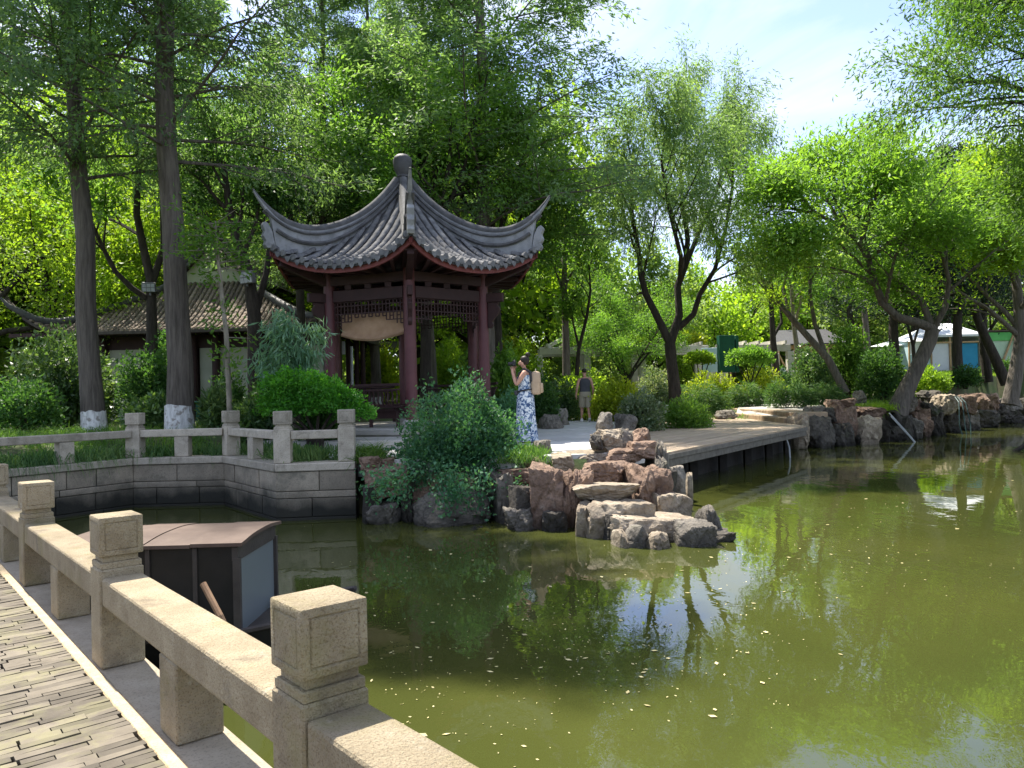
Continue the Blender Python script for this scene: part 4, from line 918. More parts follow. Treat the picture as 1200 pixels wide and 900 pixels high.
# gable with plaster triangle and curved barge roof
gz = ZG-.05; gh = 1.45
gab = MB().prism([hp(-GX-.1, GY+.05, 0).xy, hp(GX+.1, GY+.05, 0).xy, hp(GX+.1, GY+.2, 0).xy, hp(-GX-.1, GY+.2, 0).xy], HB.z+gz-.2, HB.z+gz+.02)
pl = MB(); tri = [(-GX-.15, gz), (GX+.15, gz), (GX*.55, gz+gh*.52), (0, gz+gh*.93), (-GX*.55, gz+gh*.52)]
m4 = Matrix.Translation(HB+Vector((0, GY+.12, 0))); pl.extr(tri, m4, .14).build('gable', M['plaster'], hall)
def up(t): x = t*(GX+.42); z = gz+gh*(1-min(1,abs(t))**.85)-.02+.1*abs(t)**3+(.08 if abs(t) < .05 else 0); return x, z
for sg in (0,):
    rows = []; ts = [-1+2*i/24 for i in range(25)]
    for y in (GY-.12, GY+8.5): rows.append([hp(up(t)[0], y, up(t)[1]+.16) for t in ts])
    low = [[p-Vector((0, 0, .17)) for p in r] for r in rows]; q = MB().grid(rows); q.grid([low[1], low[0]]); q.grid([low[0], rows[0]]); q.build('ridge_roof', M['roof_bed'], hall, smooth=60)
    for off, r_ in ((.05, .07), (.19, .085)): MB().tube([hp(up(t)[0], GY-.14, up(t)[1]+off) for t in ts], r_, 8).build('barge_roll', M['ridge_dark'], hall, smooth=60)
# walls, posts and dark openings
for x0, x1 in ((-1.35, -.25), (.05, .55), (.75, 4.3), (-3.0, -1.75)):
    MB().box((HB.x+(x0+x1)/2, HB.y+.1, HB.z+1.25), (x1-x0, .2, 2.5)).build('wall', M['plaster'], hall)
MB().box((HB.x, HB.y+1.6, HB.z+1.4), (9, .2, 2.8)).build('back_wall', M['maroon_dark'], hall)
MB().box((HB.x, HB.y+.12, HB.z+2.72), (9.4, .2, .45)).build('lintel', M['maroon_dark'], hall)
MB().box((HB.x, HB.y+2.0, HB.z-.1), (9.8, 5, .3)).build('floor', M['plinth_stone'], hall)
for x in (-4.6, -3.15, -1.6, -.1, .65, 2.3, 4.5):
    MB().lathe([(.13, 0), (.12, 2.9)], 12, (HB.x+x, HB.y-.15, HB.z)).build('column', M['maroon_dark'], hall, smooth=40)
MB().bar(hp(-5.5, -1.35, 2.95), hp(5.5, -1.35, 2.95), .08, .12).build('eave_board', M['maroon_dark'], hall)
for i in range(30):
    x = -5+10*i/29; MB().bar(hp(x, .2, 3.28), hp(x*1.02, -1.4, 2.98), .07, .07).build('rafter', M['maroon_dark'], hall)

# ------------------------------------------------------------------ flood lamps, green box
def flood(name, px, py, d, label, sz=.36, face=(.3, -1, -.35)):
    p = P(px, py, d); r = thing(name, tuple(p), label, 'lamp'); q = Vector(face).to_track_quat('Y', 'Z').to_matrix().to_4x4(); q.translation = p
    MB().box((0, -.06, 0), (sz, .12, sz*.72), q, taper=.98).build('housing', M['grey_metal'], r, bevel=.015)
    for i in range(3):
        for j in range(2): MB().box((-sz*.3+sz*.3*i, .006, -sz*.16+sz*.32*j), (sz*.26, .012, sz*.27), q).build('pane', M['lens'], r)
    MB().bar(p+Vector((0, .1, -.2)), p+Vector((0, .14, .1)), .04, .05).build('bracket', M['grey_metal'], r)
    MB().bar(p+Vector((0, .08, -.1)), p+Vector((.06, .45, -.1)), .05, .05).build('arm', M['black'], r); return r
flood('flood_lamp', 174, 337, 21.1, 'square flood lamp with a gridded face beside the tree in front of the hall')
flood('flood_lamp', 288, 325, 18.2, 'dark round-backed flood lamp left of the bamboo by the pavilion roof', .42, (-.5, -1, -.2))
p = G(253, 470, 20.5); gb = thing('green_box', tuple(p), 'dark green utility box with a flat lid among the shrubs before the hall', 'box')
MB().box((p.x, p.y, p.z+.3), (.9, .5, .6)).build('case', M['green_panel'], gb, bevel=.02); MB().box((p.x, p.y, p.z+.625), (.96, .56, .05)).build('lid', M['green_panel'], gb, bevel=.01)
p = P(672, 0, 20)

# ------------------------------------------------------------------ pergola, boards and tents beyond the garden
def pergola(pts, zt, name, label, beamh=.36):
    r = thing('pergola', tuple(Vector((pts[0].x, pts[0].y, pts[0].z))), label, 'pergola'); n = len(pts)
    for off in (0, 2.2):
        for i in range(n-1):
            a = Vector((pts[i].x, pts[i].y+off, zt)); b = Vector((pts[i+1].x, pts[i+1].y+off, zt)); d_ = (b-a).normalized()*.003
            MB().bar(a+d_, b-d_, .22, beamh).build('beam', M['pergola'], r, bevel=.02)
        for i in range(n):
            z0 = H(pts[i].x, pts[i].y+off)-.1; MB().box((pts[i].x, pts[i].y+off+.003, (z0+zt-beamh/2)/2), (.34, .34, zt-beamh/2-z0-.003)).build('pillar', M['pergola'], r, bevel=.02)
    for i in range(n-1):
        k = max(2, int((pts[i+1]-pts[i]).length/.75))
        for j in range(k):
            p = pts[i].lerp(pts[i+1], (j+.5)/k); MB().box((p.x, p.y+1.1, zt+beamh/2+.085), (.1, 3.1, .16)).build('cross_beam', M['pergola'], r)
    return r
pg = pergola([P(632, 430, 37), P(688, 430, 37.3), P(752, 430, 37.8), P(830, 430, 38.5)], P(690, 411, 37.5).z, 'pergola', 'cream pergola with a small pitched frame behind the walking man')
zt = P(690, 411, 37.5).z+.18
ap = P(672, 391, 38); ap.z = zt+.75
for q in (P(640, 411, 37.0), P(704, 410, 37.1), P(660, 411, 39.3), P(712, 410, 39.3)): MB().bar(Vector((q.x, q.y, zt)), ap, .14, .16).build('pitched_rafter', M['pergola'], pg)
pergola([P(848, 430, 39), P(926, 430, 40)], P(890, 407, 39).z, 'pergola', 'second pergola with a grey beam beyond the dark green board')
def boardbox(px0, px1, py0, py1, d, t, mat, label, cat, name):
    a, b = P(px0, py0, d), P(px1, py1, d); r = thing(name, ((a.x+b.x)/2, d, b.z), label, cat)
    MB().box(((a.x+b.x)/2, d+t/2, (a.z+b.z)/2), (b.x-a.x, t, a.z-b.z)).build('board', M[mat], r, bevel=.01)
    for x in (a.x+.06, b.x-.06): MB().box((x, d+t+.04, (a.z+H(x, d))/2-.1), (.07, .07, a.z-H(x, d))).build('stake', M['timber'], r)
    return r
r = boardbox(843, 862, 393, 436, 36, .5, 'green_panel', 'tall dark green board box beside the round clipped shrubs', 'board', 'green_board')
a, b = P(862.3, 393, 36), P(867, 436, 36); MB().box(((a.x+b.x)/2, 36.3, (a.z+b.z)/2), (b.x-a.x, .5, a.z-b.z)).build('side_board', M['green_panel'], r)
boardbox(822, 841, 408, 436, 37.5, .05, 'paleblue', 'pale blue poster board on the left of the dark green board', 'board', 'poster_board')
# kiosk roof
kd = 46; k0, k1 = P(905, 400, kd), P(990, 400, kd); kz = P(945, 403, kd).z
kr = thing('kiosk', ((k0.x+k1.x)/2, kd, H(k0.x, kd)), 'open timber kiosk with a grey sheet roof behind the slender trees', 'kiosk')
MB().add([(k0.x, kd-.6, kz), (k1.x, kd-.6, kz), (k1.x-.3, kd+2, kz+1.0), (k0.x+.8, kd+2, kz+1.0), (k0.x, kd-.6, kz-.06), (k1.x, kd-.6, kz-.06), (k1.x-.3, kd+2, kz+.94), (k0.x+.8, kd+2, kz+.94)],
         [(0, 1, 2, 3), (7, 6, 5, 4), (0, 4, 5, 1), (1, 5, 6, 2), (2, 6, 7, 3), (3, 7, 4, 0)]).build('roof', M['finial'], kr)
for i in range(5):
    x = k0.x+.2+(k1.x-k0.x-.4)*i/4; MB().box((x, kd-.4, (kz+H(x, kd))/2), (.12, .12, kz-H(x, kd)-.01)).build('post', M['timber'], kr)
MB().bar((k0.x, kd-.3, kz-.2), (k1.x, kd-.3, kz-.2), .1, .2).build('rail', M['timber'], kr)
MB().box(((k0.x+.9), kd+.2, H(k0.x, kd)+.85), (1.3, .08, 1.5)).build('panel', M['paleblue'], kr)
MB().bar((k0.x+.1, kd-.35, kz-.3), (k0.x+1.3, kd-.35, H(k0.x, kd)+.2), .08, .08).build('brace', M['timber'], kr)
MB().bar((k0.x+2.2, kd-.35, kz-.3), (k0.x+1.3, kd-.35, H(k0.x, kd)+.2), .08, .08).build('brace', M['timber'], kr)
# white tent with blue doors
td = 42; f0, f1 = P(1088, 434, td), P(1150, 434, td); zb = H(f0.x, td)-.05; ze = P(1120, 392, td).z; za = P(1112, 379, td+1.2).z
xw = f1.x-f0.x; tn = thing('garden_tent', (f0.x, td, zb), 'white gabled tent with a blue door panel behind the dark straight trunks', 'tent')
dp = 3.4
MB().add([(f0.x-.12, td-.12, ze), (f1.x+.12, td-.12, ze), (f1.x+.12, td+dp, ze), (f0.x-.12, td+dp, ze), (f0.x+xw*.32, td+1.2, za), (f1.x-xw*.32, td+1.2, za),
          (f0.x-.12, td-.12, ze-.12), (f1.x+.12, td-.12, ze-.12), (f1.x+.12, td+dp, ze-.12), (f0.x-.12, td+dp, ze-.12)],
         [(0, 1, 5, 4), (1, 2, 5), (2, 3, 4, 5), (3, 0, 4), (0, 6, 7, 1), (1, 7, 8, 2), (2, 8, 9, 3), (3, 9, 6, 0), (6, 9, 8, 7)]).build('roof', M['white'], tn)
for x in (f0.x, f0.x+xw*.42, f1.x):
    MB().box((x, td, (zb+ze-.125)/2), (.09, .09, ze-.125-zb)).build('frame_post', M['timber'], tn)
MB().bar((f0.x, td-.003, ze-.42), (f1.x, td-.003, ze-.42), .08, .08).build('frame_rail', M['timber'], tn)
MB().box((f0.x+xw*.21, td+.05, (zb+ze-.4)/2), (xw*.40, .04, ze-.4-zb)).build('wall_panel', M['white'], tn)
MB().box((f0.x+xw*.71, td+.05, (zb+ze-.5)/2), (xw*.48, .04, ze-.5-zb)).build('door_panel', M['blue'], tn)
MB().box((f0.x+.03, td+dp/2, (zb+ze-.13)/2), (.04, dp-.12, ze-.13-zb)).build('side_wall', M['paleblue'], tn)
MB().box((f1.x-.03, td+dp/2, (zb+ze-.13)/2), (.04, dp-.12, ze-.13-zb)).build('side_wall', M['white'], tn)
g0, g1 = P(1066, 434, 41), P(1092, 434, 41)
t2 = thing('garden_tent', (g0.x, 41, zb), 'narrow pale blue tent wall with a clear panel left of the white gabled tent', 'tent'); zt2 = P(1080, 400, 41).z
for x in (g0.x, g1.x): MB().box((x, 41, (zb+zt2)/2), (.07, .07, zt2-zb)).build('frame_post', M['timber'], t2)
MB().box(((g0.x+g1.x)/2, 41.05, (zb*1.4+zt2*.6)/2), (g1.x-g0.x-.08, .03, (zt2-zb)*.6)).build('wall_panel', M['paleblue'], t2)
MB().box(((g0.x+g1.x)/2, 41.06, (zb*.39+zt2*1.61)/2), (g1.x-g0.x-.08, .03, (zt2-zb)*.38)).build('upper_panel', M['white'], t2)
MB().add([(g0.x-.1, 40.8, zt2), (g1.x+.1, 40.8, zt2), (g1.x+.1, 43.6, zt2+.1), (g0.x-.1, 43.6, zt2+.1), (g0.x+.4, 42.2, zt2+.3), (g1.x-.2, 42.2, zt2+.4)], [(0, 1, 5, 4), (1, 2, 5), (2, 3, 4, 5), (3, 0, 4)]).build('roof', M['white'], t2)
h0, h1 = P(1040, 434, 45), P(1068, 434, 45); zt3 = P(1050, 404, 45).z
t3 = thing('garden_tent', (h0.x, 45, zb), 'low white awning tent half hidden behind the dark bush', 'tent')
for x in (h0.x, h1.x): MB().box((x, 45, (zb+zt3)/2), (.07, .07, zt3-zb)).build('frame_post', M['timber'], t3)
MB().box(((h0.x+h1.x)/2, 45.05, (zb+zt3)/2), (h1.x-h0.x-.08, .03, zt3-zb)).build('wall_panel', M['white'], t3)
MB().add([(h0.x-.3, 44.6, zt3-.1), (h1.x+.1, 44.6, zt3), (h1.x+.1, 46.5, zt3+.1), (h0.x-.3, 46.5, zt3), (h0.x+.6, 45.6, zt3+.28), (h1.x, 45.6, zt3+.28)], [(0, 1, 5, 4), (1, 2, 5), (2, 3, 4, 5), (3, 0, 4)]).build('roof', M['white'], t3)
q0, q1 = P(1160, 428, 44), P(1215, 428, 44); zq = P(1180, 389, 44).z; zq0 = H(q0.x, 44)
gt = thing('green_booth', (q0.x, 44, zq0), 'pale green booth with a bright green top band behind the last tree', 'booth')
MB().box(((q0.x+q1.x)/2, 44.1, (zq0+zq-.5)/2), (q1.x-q0.x, .1, zq-.5-zq0)).build('wall_panel', M['pale_green'], gt)
MB().box(((q0.x+q1.x)/2, 44.07, zq-.25), (q1.x-q0.x, .14, .48)).build('top_band', M['bright_green'], gt)
MB().bar((q0.x+.5, 43.95, zq0), (q0.x+1.4, 43.95, zq-.1), .1, .08).build('brace', M['timber'], gt)
MB().box((q0.x+.9, 45.0, zq+.08), (3.2, 2.2, .08)).build('roof', M['boat_roof'], gt)

# ------------------------------------------------------------------ pipes and hoses at the right bank
for k, (x0, y0, x1, y1, lb) in enumerate(((1042, 484, 1080, 514, 'upper of two thin grey pipes slanting from the bank into the water'), (1044, 488, 1079, 513.5, 'lower of two thin grey pipes slanting from the bank into the water'))):
    a = P(x0, y0, 24.6); b = P(x1, y1, 24.4); b.z = -.25
    tag(MB().tube([a, a.lerp(b, .5)+Vector((0, 0, .02)), b], .02, 6).build('pipe', M['hose']), lb, 'pipe')
for k, dx in enumerate((0, 3, 6)):
    a = P(1119+dx, 465, 27.9); b = P(1124+dx*1.6, 480, 27.4); c = P(1129+dx*1.4, 499, 27.2); c.z = -.2
    tag(MB().tube([a, a.lerp(b, .5)+Vector((0, -.12, .03)), b, b.lerp(c, .5)+Vector((.06*(k-1), .02, 0)), c], .018, 6).build('hose', M['hose_teal']), ('left hose of the teal bundle hanging over the bank stones', 'middle hose of the teal bundle hanging over the bank stones', 'right hose of the teal bundle hanging over the bank stones')[k], 'hose')
a = P(919, 505, 20.3); b = P(926, 527, 20.2); b.z = -.2
tag(MB().tube([a, a.lerp(b, .5)+Vector((.05, 0, 0)), b], .022, 6).build('stick', M['hose']), 'thin bent pale stick standing in the water against the deck edge', 'stick')
a = P(1186, 524, 20.5); b = P(1230, 509, 20.6); a.z = -.05
tag(MB().tube([a, a.lerp(b, .5)+Vector((0, 0, .05)), b], [.05, .07, .08], 7).build('branch', M['bark_dark']), 'dark dead branch rising from the water at the right edge', 'branch')

# ------------------------------------------------------------------ people
def skin_body(name, joints, edges, parent, mat, sub=2):
    names = list(joints); me = bpy.data.meshes.new(name)
    me.from_pydata([joints[n][0] for n in names], [(names.index(a), names.index(b)) for a, b in edges], []); o = link(name, me, mat, parent)
    sk = o.modifiers.new('skin', 'SKIN'); sk.use_smooth_shade = True; sk.branch_smoothing = .3
    me.skin_vertices  # layer made by the modifier
    for i, n in enumerate(names):
        r = joints[n][1]; me.skin_vertices[0].data[i].radius = r if hasattr(r, '__len__') else (r, r)
    me.skin_vertices[0].data[0].use_root = True
    s = o.modifiers.new('sub', 'SUBSURF'); s.levels = sub; s.render_levels = sub; return o
def hand(J, E, wrist, pre, palm_dir, side_dir, curl):
    """palm with four fingers and a side thumb; all in local metres"""
    w = Vector(J[wrist][0]); pd = Vector(palm_dir).normalized(); sd_ = Vector(side_dir).normalized(); cu = Vector(curl).normalized()
    pm = pre+'palm'; J[pm] = (w+pd*.055, (.032, .018)); E.append((wrist, pm))
    for i, (o, l) in enumerate(((-.026, .066), (-.009, .075), (.009, .071), (.026, .056))):
        k = f'{pre}k{i}'; f1 = f'{pre}a{i}'; f2 = f'{pre}b{i}'
        J[k] = (w+pd*.09+sd_*o, .0095); J[f1] = (w+pd*(.09+l*.5)+sd_*o*1.1+cu*l*.28, .0085); J[f2] = (w+pd*(.09+l*.68)+sd_*o*1.1+cu*l*.72, .007)
        E += [(pm, k), (k, f1), (f1, f2)]
    J[pre+'t0'] = (w+pd*.04-sd_*.04+cu*.01, .011); J[pre+'t1'] = (w+pd*.075-sd_*.056+cu*.03, .009); E += [(pm, pre+'t0'), (pre+'t0', pre+'t1')]
# woman: local frame, x = the way she faces, y = her left, z up
wp = P(617, 519, 15.2); wp.z = .885
wo = thing('person', tuple(wp), 'woman in a blue and white print dress raising a camera, tan backpack on her back', 'person', None, rz=math.pi+R_(-8))
J = {'pelvis': ((0, 0, .92), (.125, .15)), 'waist': ((.0, 0, 1.08), (.10, .125)), 'chest': ((.0, 0, 1.26), (.115, .145)), 'sh': ((-.015, 0, 1.385), (.07, .11)), 'neck': ((.0, 0, 1.46), .05), 'nk2': ((.025, 0, 1.50), .048),
     'head': ((.035, 0, 1.565), (.085, .075)), 'top': ((.02, 0, 1.64), (.075, .07)), 'nose': ((.135, 0, 1.56), .018),
     'hipL': ((0, .09, .84), .085), 'kneeL': ((.03, .09, .48), .06), 'ankL': ((0, .09, .09), .04), 'toeL': ((.13, .10, .035), .035),
     'hipR': ((0, -.09, .84), .085), 'kneeR': ((-.01, -.09, .48), .06), 'ankR': ((-.06, -.09, .09), .04), 'toeR': ((.07, -.10, .035), .035),
     'shL': ((-.01, .17, 1.37), .055), 'elL': ((.15, .20, 1.13), .042), 'wrL': ((.235, .07, 1.39), .029),
     'shR': ((-.01, -.17, 1.37), .055), 'elR': ((.24, -.24, 1.24), .042), 'wrR': ((.22, -.085, 1.445), .029)}
E = [('pelvis', 'waist'), ('waist', 'chest'), ('chest', 'sh'), ('sh', 'neck'), ('neck', 'nk2'), ('nk2', 'head'), ('head', 'top'), ('head', 'nose'), ('pelvis', 'hipL'), ('hipL', 'kneeL'), ('kneeL', 'ankL'), ('ankL', 'toeL'),
     ('pelvis', 'hipR'), ('hipR', 'kneeR'), ('kneeR', 'ankR'), ('ankR', 'toeR'), ('sh', 'shL'), ('shL', 'elL'), ('elL', 'wrL'), ('sh', 'shR'), ('shR', 'elR'), ('elR', 'wrR')]
hand(J, E, 'wrL', 'L', (.15, -.45, .9), (.9, 0, -.2), (.3, -.8, 0)); hand(J, E, 'wrR', 'R', (-.1, .25, .95), (.9, 0, 0), (.2, .9, 0))
skin_body('body', J, E, wo, M['skin'])
def oval(prof, n, fold=0, nf=11, cx=0):
    rows = []
    for (z, rx, ry, x0) in prof:
        t = max(0, (1.0-z)); rows.append([(x0+cx+rx*math.cos(2*math.pi*j/n)*(1+fold*t*math.sin(nf*2*math.pi*j/n+z*2)), ry*math.sin(2*math.pi*j/n)*(1+fold*t*math.sin(nf*2*math.pi*j/n+z*2)), z) for j in range(n+1)])
    return MB().grid(rows)
oval([(.03, .215, .235, -.02), (.25, .20, .225, -.01), (.5, .185, .215, 0), (.75, .178, .205, 0), (.92, .168, .195, 0), (1.02, .14, .165, 0), (1.10, .128, .15, .005), (1.2, .142, .163, .01), (1.28, .148, .163, .012), (1.33, .13, .15, .005)], 66, .10).build('dress', M['dress'], wo, smooth=70, world=False)
hd = MB().lathe([(.004, -.095), (.05, -.085), (.082, -.03), (.088, .03), (.07, .075), (.004, .098)], 18, (-.008, 0, 1.62), 1.05, .93)
hd.lathe([(.004, -.05), (.038, -.035), (.05, 0), (.04, .035), (.004, .05)], 14, (-.07, 0, 1.735)).build('hair', M['hair'], wo, smooth=70, world=False)
for sy in (.08, -.08): MB().lathe([(.003, -.03), (.014, -.01), (.014, .02), (.003, .032)], 8, (.03, sy, 1.55), 1.2, .5).build('ear', M['skin'], wo, smooth=70, world=False)
MB().lathe([(.002, -.014), (.012, 0), (.002, .014)], 8, (.118, -.03, 1.51), .5, 1.8).build('mouth', M['cloth'], wo, smooth=70, world=False)
for sy in (.033, -.033): MB().lathe([(.002, -.012), (.012, 0), (.002, .012)], 8, (.108, sy, 1.59), .6, 1.2).build('eye', M['black'], wo, smooth=70, world=False)
for sy in (.115, -.115):
    MB().tube([(.11, sy*.9, 1.24), (.10, sy, 1.36), (0, sy*1.05, 1.452), (-.12, sy, 1.38), (-.14, sy, 1.2)], .024, 6, sq=.4).build('strap', M['black'], wo, smooth=60, world=False)
MB().lathe([(.03, -.05), (.05, -.03), (.05, .03), (.03, .05)], 12, (.165, .03, .985), 1.0, 2.3).build('waist_pouch', M['tank'], wo, smooth=50, world=False)
MB().tube([(.15, .12, 1.0), (.0, .20, 1.03), (-.15, .12, 1.05), (-.15, -.12, 1.05), (0, -.20, 1.03), (.15, -.12, 1.0)], .014, 6).build('pouch_belt', M['black'], wo, world=False)
tw = wo.matrix_basis if False else Matrix.Translation(wp) @ Matrix.Rotation(math.pi+R_(-8), 4, 'Z')
bpk = thing('backpack', tuple(tw @ Vector((-.22, 0, 1.0))), 'tan canvas backpack worn by the woman with the camera', 'backpack', None, rz=math.pi+R_(-8))
MB().box((0, 0, .17), (.19, .29, .46), taper=.86).build('bag', M['backpack'], bpk, bevel=.06, seg=3, smooth=50, world=False)
MB().box((-.105, 0, .07), (.06, .22, .2), taper=.9).build('front_pocket', M['backpack'], bpk, bevel=.025, seg=2, smooth=50, world=False)
MB().tube([(.0, -.04, .40), (.0, 0, .44), (0, .04, .40)], .012, 6).build('handle', M['black'], bpk, world=False)
cmr = thing('camera', tuple(tw @ Vector((.205, 0, 1.565))), 'black camera held up to the woman\'s eye', 'camera', None, rz=math.pi+R_(-8))
MB().box((0, 0, 0), (.06, .13, .09)).box((.0, 0, .055), (.05, .05, .03)).build('camera_body', M['black'], cmr, bevel=.008, world=False)
MB().tube([(.03, 0, -.005), (.12, 0, -.005)], [.036, .040], 14).build('camera_lens', M['black'], cmr, smooth=40, world=False)
# man walking away
mp_ = P(686.5, 498, 25.2); mp_.z = .885
mn = thing('person', tuple(mp_), 'man in a charcoal tank top and khaki shorts walking away', 'person', None, rz=math.pi/2+R_(6))
J = {'pelvis': ((0, 0, .90), (.12, .15)), 'waist': ((0, 0, 1.05), (.105, .14)), 'chest': ((.01, 0, 1.25), (.12, .17)), 'sh': ((.0, 0, 1.38), (.075, .13)), 'neck': ((.01, 0, 1.45), .058), 'nk2': ((.02, 0, 1.51), .055),
     'head': ((.03, 0, 1.58), (.09, .078)), 'top': ((.025, 0, 1.66), (.082, .072)), 'nose': ((.13, 0, 1.575), .017),
     'hipL': ((0, .09, .82), .09), 'kneeL': ((.10, .095, .47), .06), 'ankL': ((.12, .095, .09), .042), 'toeL': ((.25, .10, .04), .038),
     'hipR': ((0, -.09, .82), .09), 'kneeR': ((-.02, -.095, .47), .06), 'ankR': ((-.20, -.095, .13), .042), 'toeR': ((-.09, -.10, .045), .038),
     'shL': ((0, .20, 1.36), .06), 'elL': ((-.05, .27, 1.09), .045), 'wrL': ((.04, .29, .86), .032),
     'shR': ((0, -.20, 1.36), .06), 'elR': ((-.03, -.27, 1.09), .045), 'wrR': ((.10, -.28, .88), .032)}
E = [('pelvis', 'waist'), ('waist', 'chest'), ('chest', 'sh'), ('sh', 'neck'), ('neck', 'nk2'), ('nk2', 'head'), ('head', 'top'), ('head', 'nose'), ('pelvis', 'hipL'), ('hipL', 'kneeL'), ('kneeL', 'ankL'), ('ankL', 'toeL'),
     ('pelvis', 'hipR'), ('hipR', 'kneeR'), ('kneeR', 'ankR'), ('ankR', 'toeR'), ('sh', 'shL'), ('shL', 'elL'), ('elL', 'wrL'), ('sh', 'shR'), ('shR', 'elR'), ('elR', 'wrR')]
hand(J, E, 'wrL', 'L', (.2, 0, -1), (1, 0, 0), (.2, -.6, -.2)); hand(J, E, 'wrR', 'R', (.25, 0, -1), (1, 0, 0), (.2, .6, -.2))
skin_body('body', J, E, mn, M['skin'])
oval([(.90, .155, .185, 0), (1.0, .14, .175, 0), (1.12, .135, .172, .005), (1.25, .15, .192, .012), (1.34, .135, .185, .005), (1.41, .095, .125, 0)], 30).build('tank_top', M['tank'], mn, smooth=70, world=False)
sh_ = MB()
for sy, kx in ((.095, .075), (-.095, -.015)):
    rows = [[(x0+rx*math.cos(2*math.pi*j/20), sy+y0+ry*math.sin(2*math.pi*j/20), z) for j in range(21)] for z, rx, ry, x0, y0 in ((.46, .105, .105, kx, 0), (.6, .12, .11, kx*.7, 0), (.78, .135, .115, kx*.2, 0), (.86, .14, .11, 0, 0))]
    sh_.grid(rows)
sh_.grid([[(rx*math.cos(2*math.pi*j/24), ry*math.sin(2*math.pi*j/24), z) for j in range(25)] for z, rx, ry in ((.80, .15, .205), (.88, .158, .195), (.97, .15, .185))])
sh_.build('shorts', M['shorts'], mn, smooth=60, world=False)
for nm_, (x, y, z), tilt in (('shoe', (.165, .097, .0), 0), ('shoe', (-.155, -.097, .02), .5)):
    mm_ = Matrix.Translation((x, y, z)) @ Matrix.Rotation(tilt, 4, 'Y')
    MB().lathe([(.06, 0), (.065, .03), (.055, .07), (.03, .12)], 14, (0, 0, 0), 2.0, .8, mm_).build(nm_, M['shoe'], mn, smooth=60, world=False)
MB().lathe([(.004, -.06), (.075, -.05), (.09, .0), (.08, .055), (.004, .095)], 18, (.012, 0, 1.655), 1.06, .92).build('hair', M['hair'], mn, smooth=70, world=False)
for sy in (.083, -.083): MB().lathe([(.003, -.03), (.014, -.01), (.014, .02), (.003, .032)], 8, (.02, sy, 1.575), 1.2, .5).build('ear', M['skin'], mn, smooth=70, world=False)
for sy in (.033, -.033): MB().lathe([(.002, -.012), (.012, 0), (.002, .012)], 8, (.115, sy, 1.605), .6, 1.2).build('eye', M['black'], mn, smooth=70, world=False)
# ------------------------------------------------------------------ vegetation
def quads_mesh(name, V):
    """V: (N,4,3) -> mesh of N leaf quads"""
    n = len(V); me = bpy.data.meshes.new(name)
    me.vertices.add(n*4); me.vertices.foreach_set('co', V.reshape(-1).astype(np.float32))
    me.loops.add(n*4); me.loops.foreach_set('vertex_index', np.arange(n*4, dtype=np.int32))
    me.polygons.add(n); me.polygons.foreach_set('loop_start', np.arange(0, n*4, 4, dtype=np.int32))
    try: me.polygons.foreach_set('loop_total', np.full(n, 4, dtype=np.int32))
    except Exception: pass
    me.update(calc_edges=True); return me
def norm(a): return a/np.maximum(np.linalg.norm(a, axis=1), 1e-6)[:, None]
def leaves(pos, d, Ln, Wd, r, spread=.7, flat=0.0, var=.35, wid=.5):
    """diamond leaves at pos pointing roughly along d; flat pulls the blade towards horizontal"""
    n = len(pos); a = norm(norm(d)+r.normal(0, spread, (n, 3))); up = r.normal(0, 1, (n, 3)); up[:, 2] += flat*3
    b = norm(np.cross(a, up)); c = np.cross(a, b); s = (1+r.uniform(-var, var, n))[:, None]; l = a*Ln*s; w = b*Wd*.5*s; dr = c*Ln*.10*s
    return np.stack([pos, pos+l*wid+w+dr, pos+l, pos+l*wid-w+dr], 1)
def rep(a, k): return np.repeat(np.asarray(a, float), k, 0)
def sprays(anch, dirs, k, radius, Ln, Wd, r, spread=.7, flat=0, droop=0, along=0.0, zf=1.0):
    A = rep(anch, k); D = rep(dirs, k); n = len(A); off = r.normal(0, 1, (n, 3))*radius*np.array([1, 1, zf])
    if along: off += D*r.uniform(0, along, n)[:, None]
    d = norm(D)+np.array([0, 0, -droop]); return leaves(A+off, d, Ln, Wd, r, spread, flat)
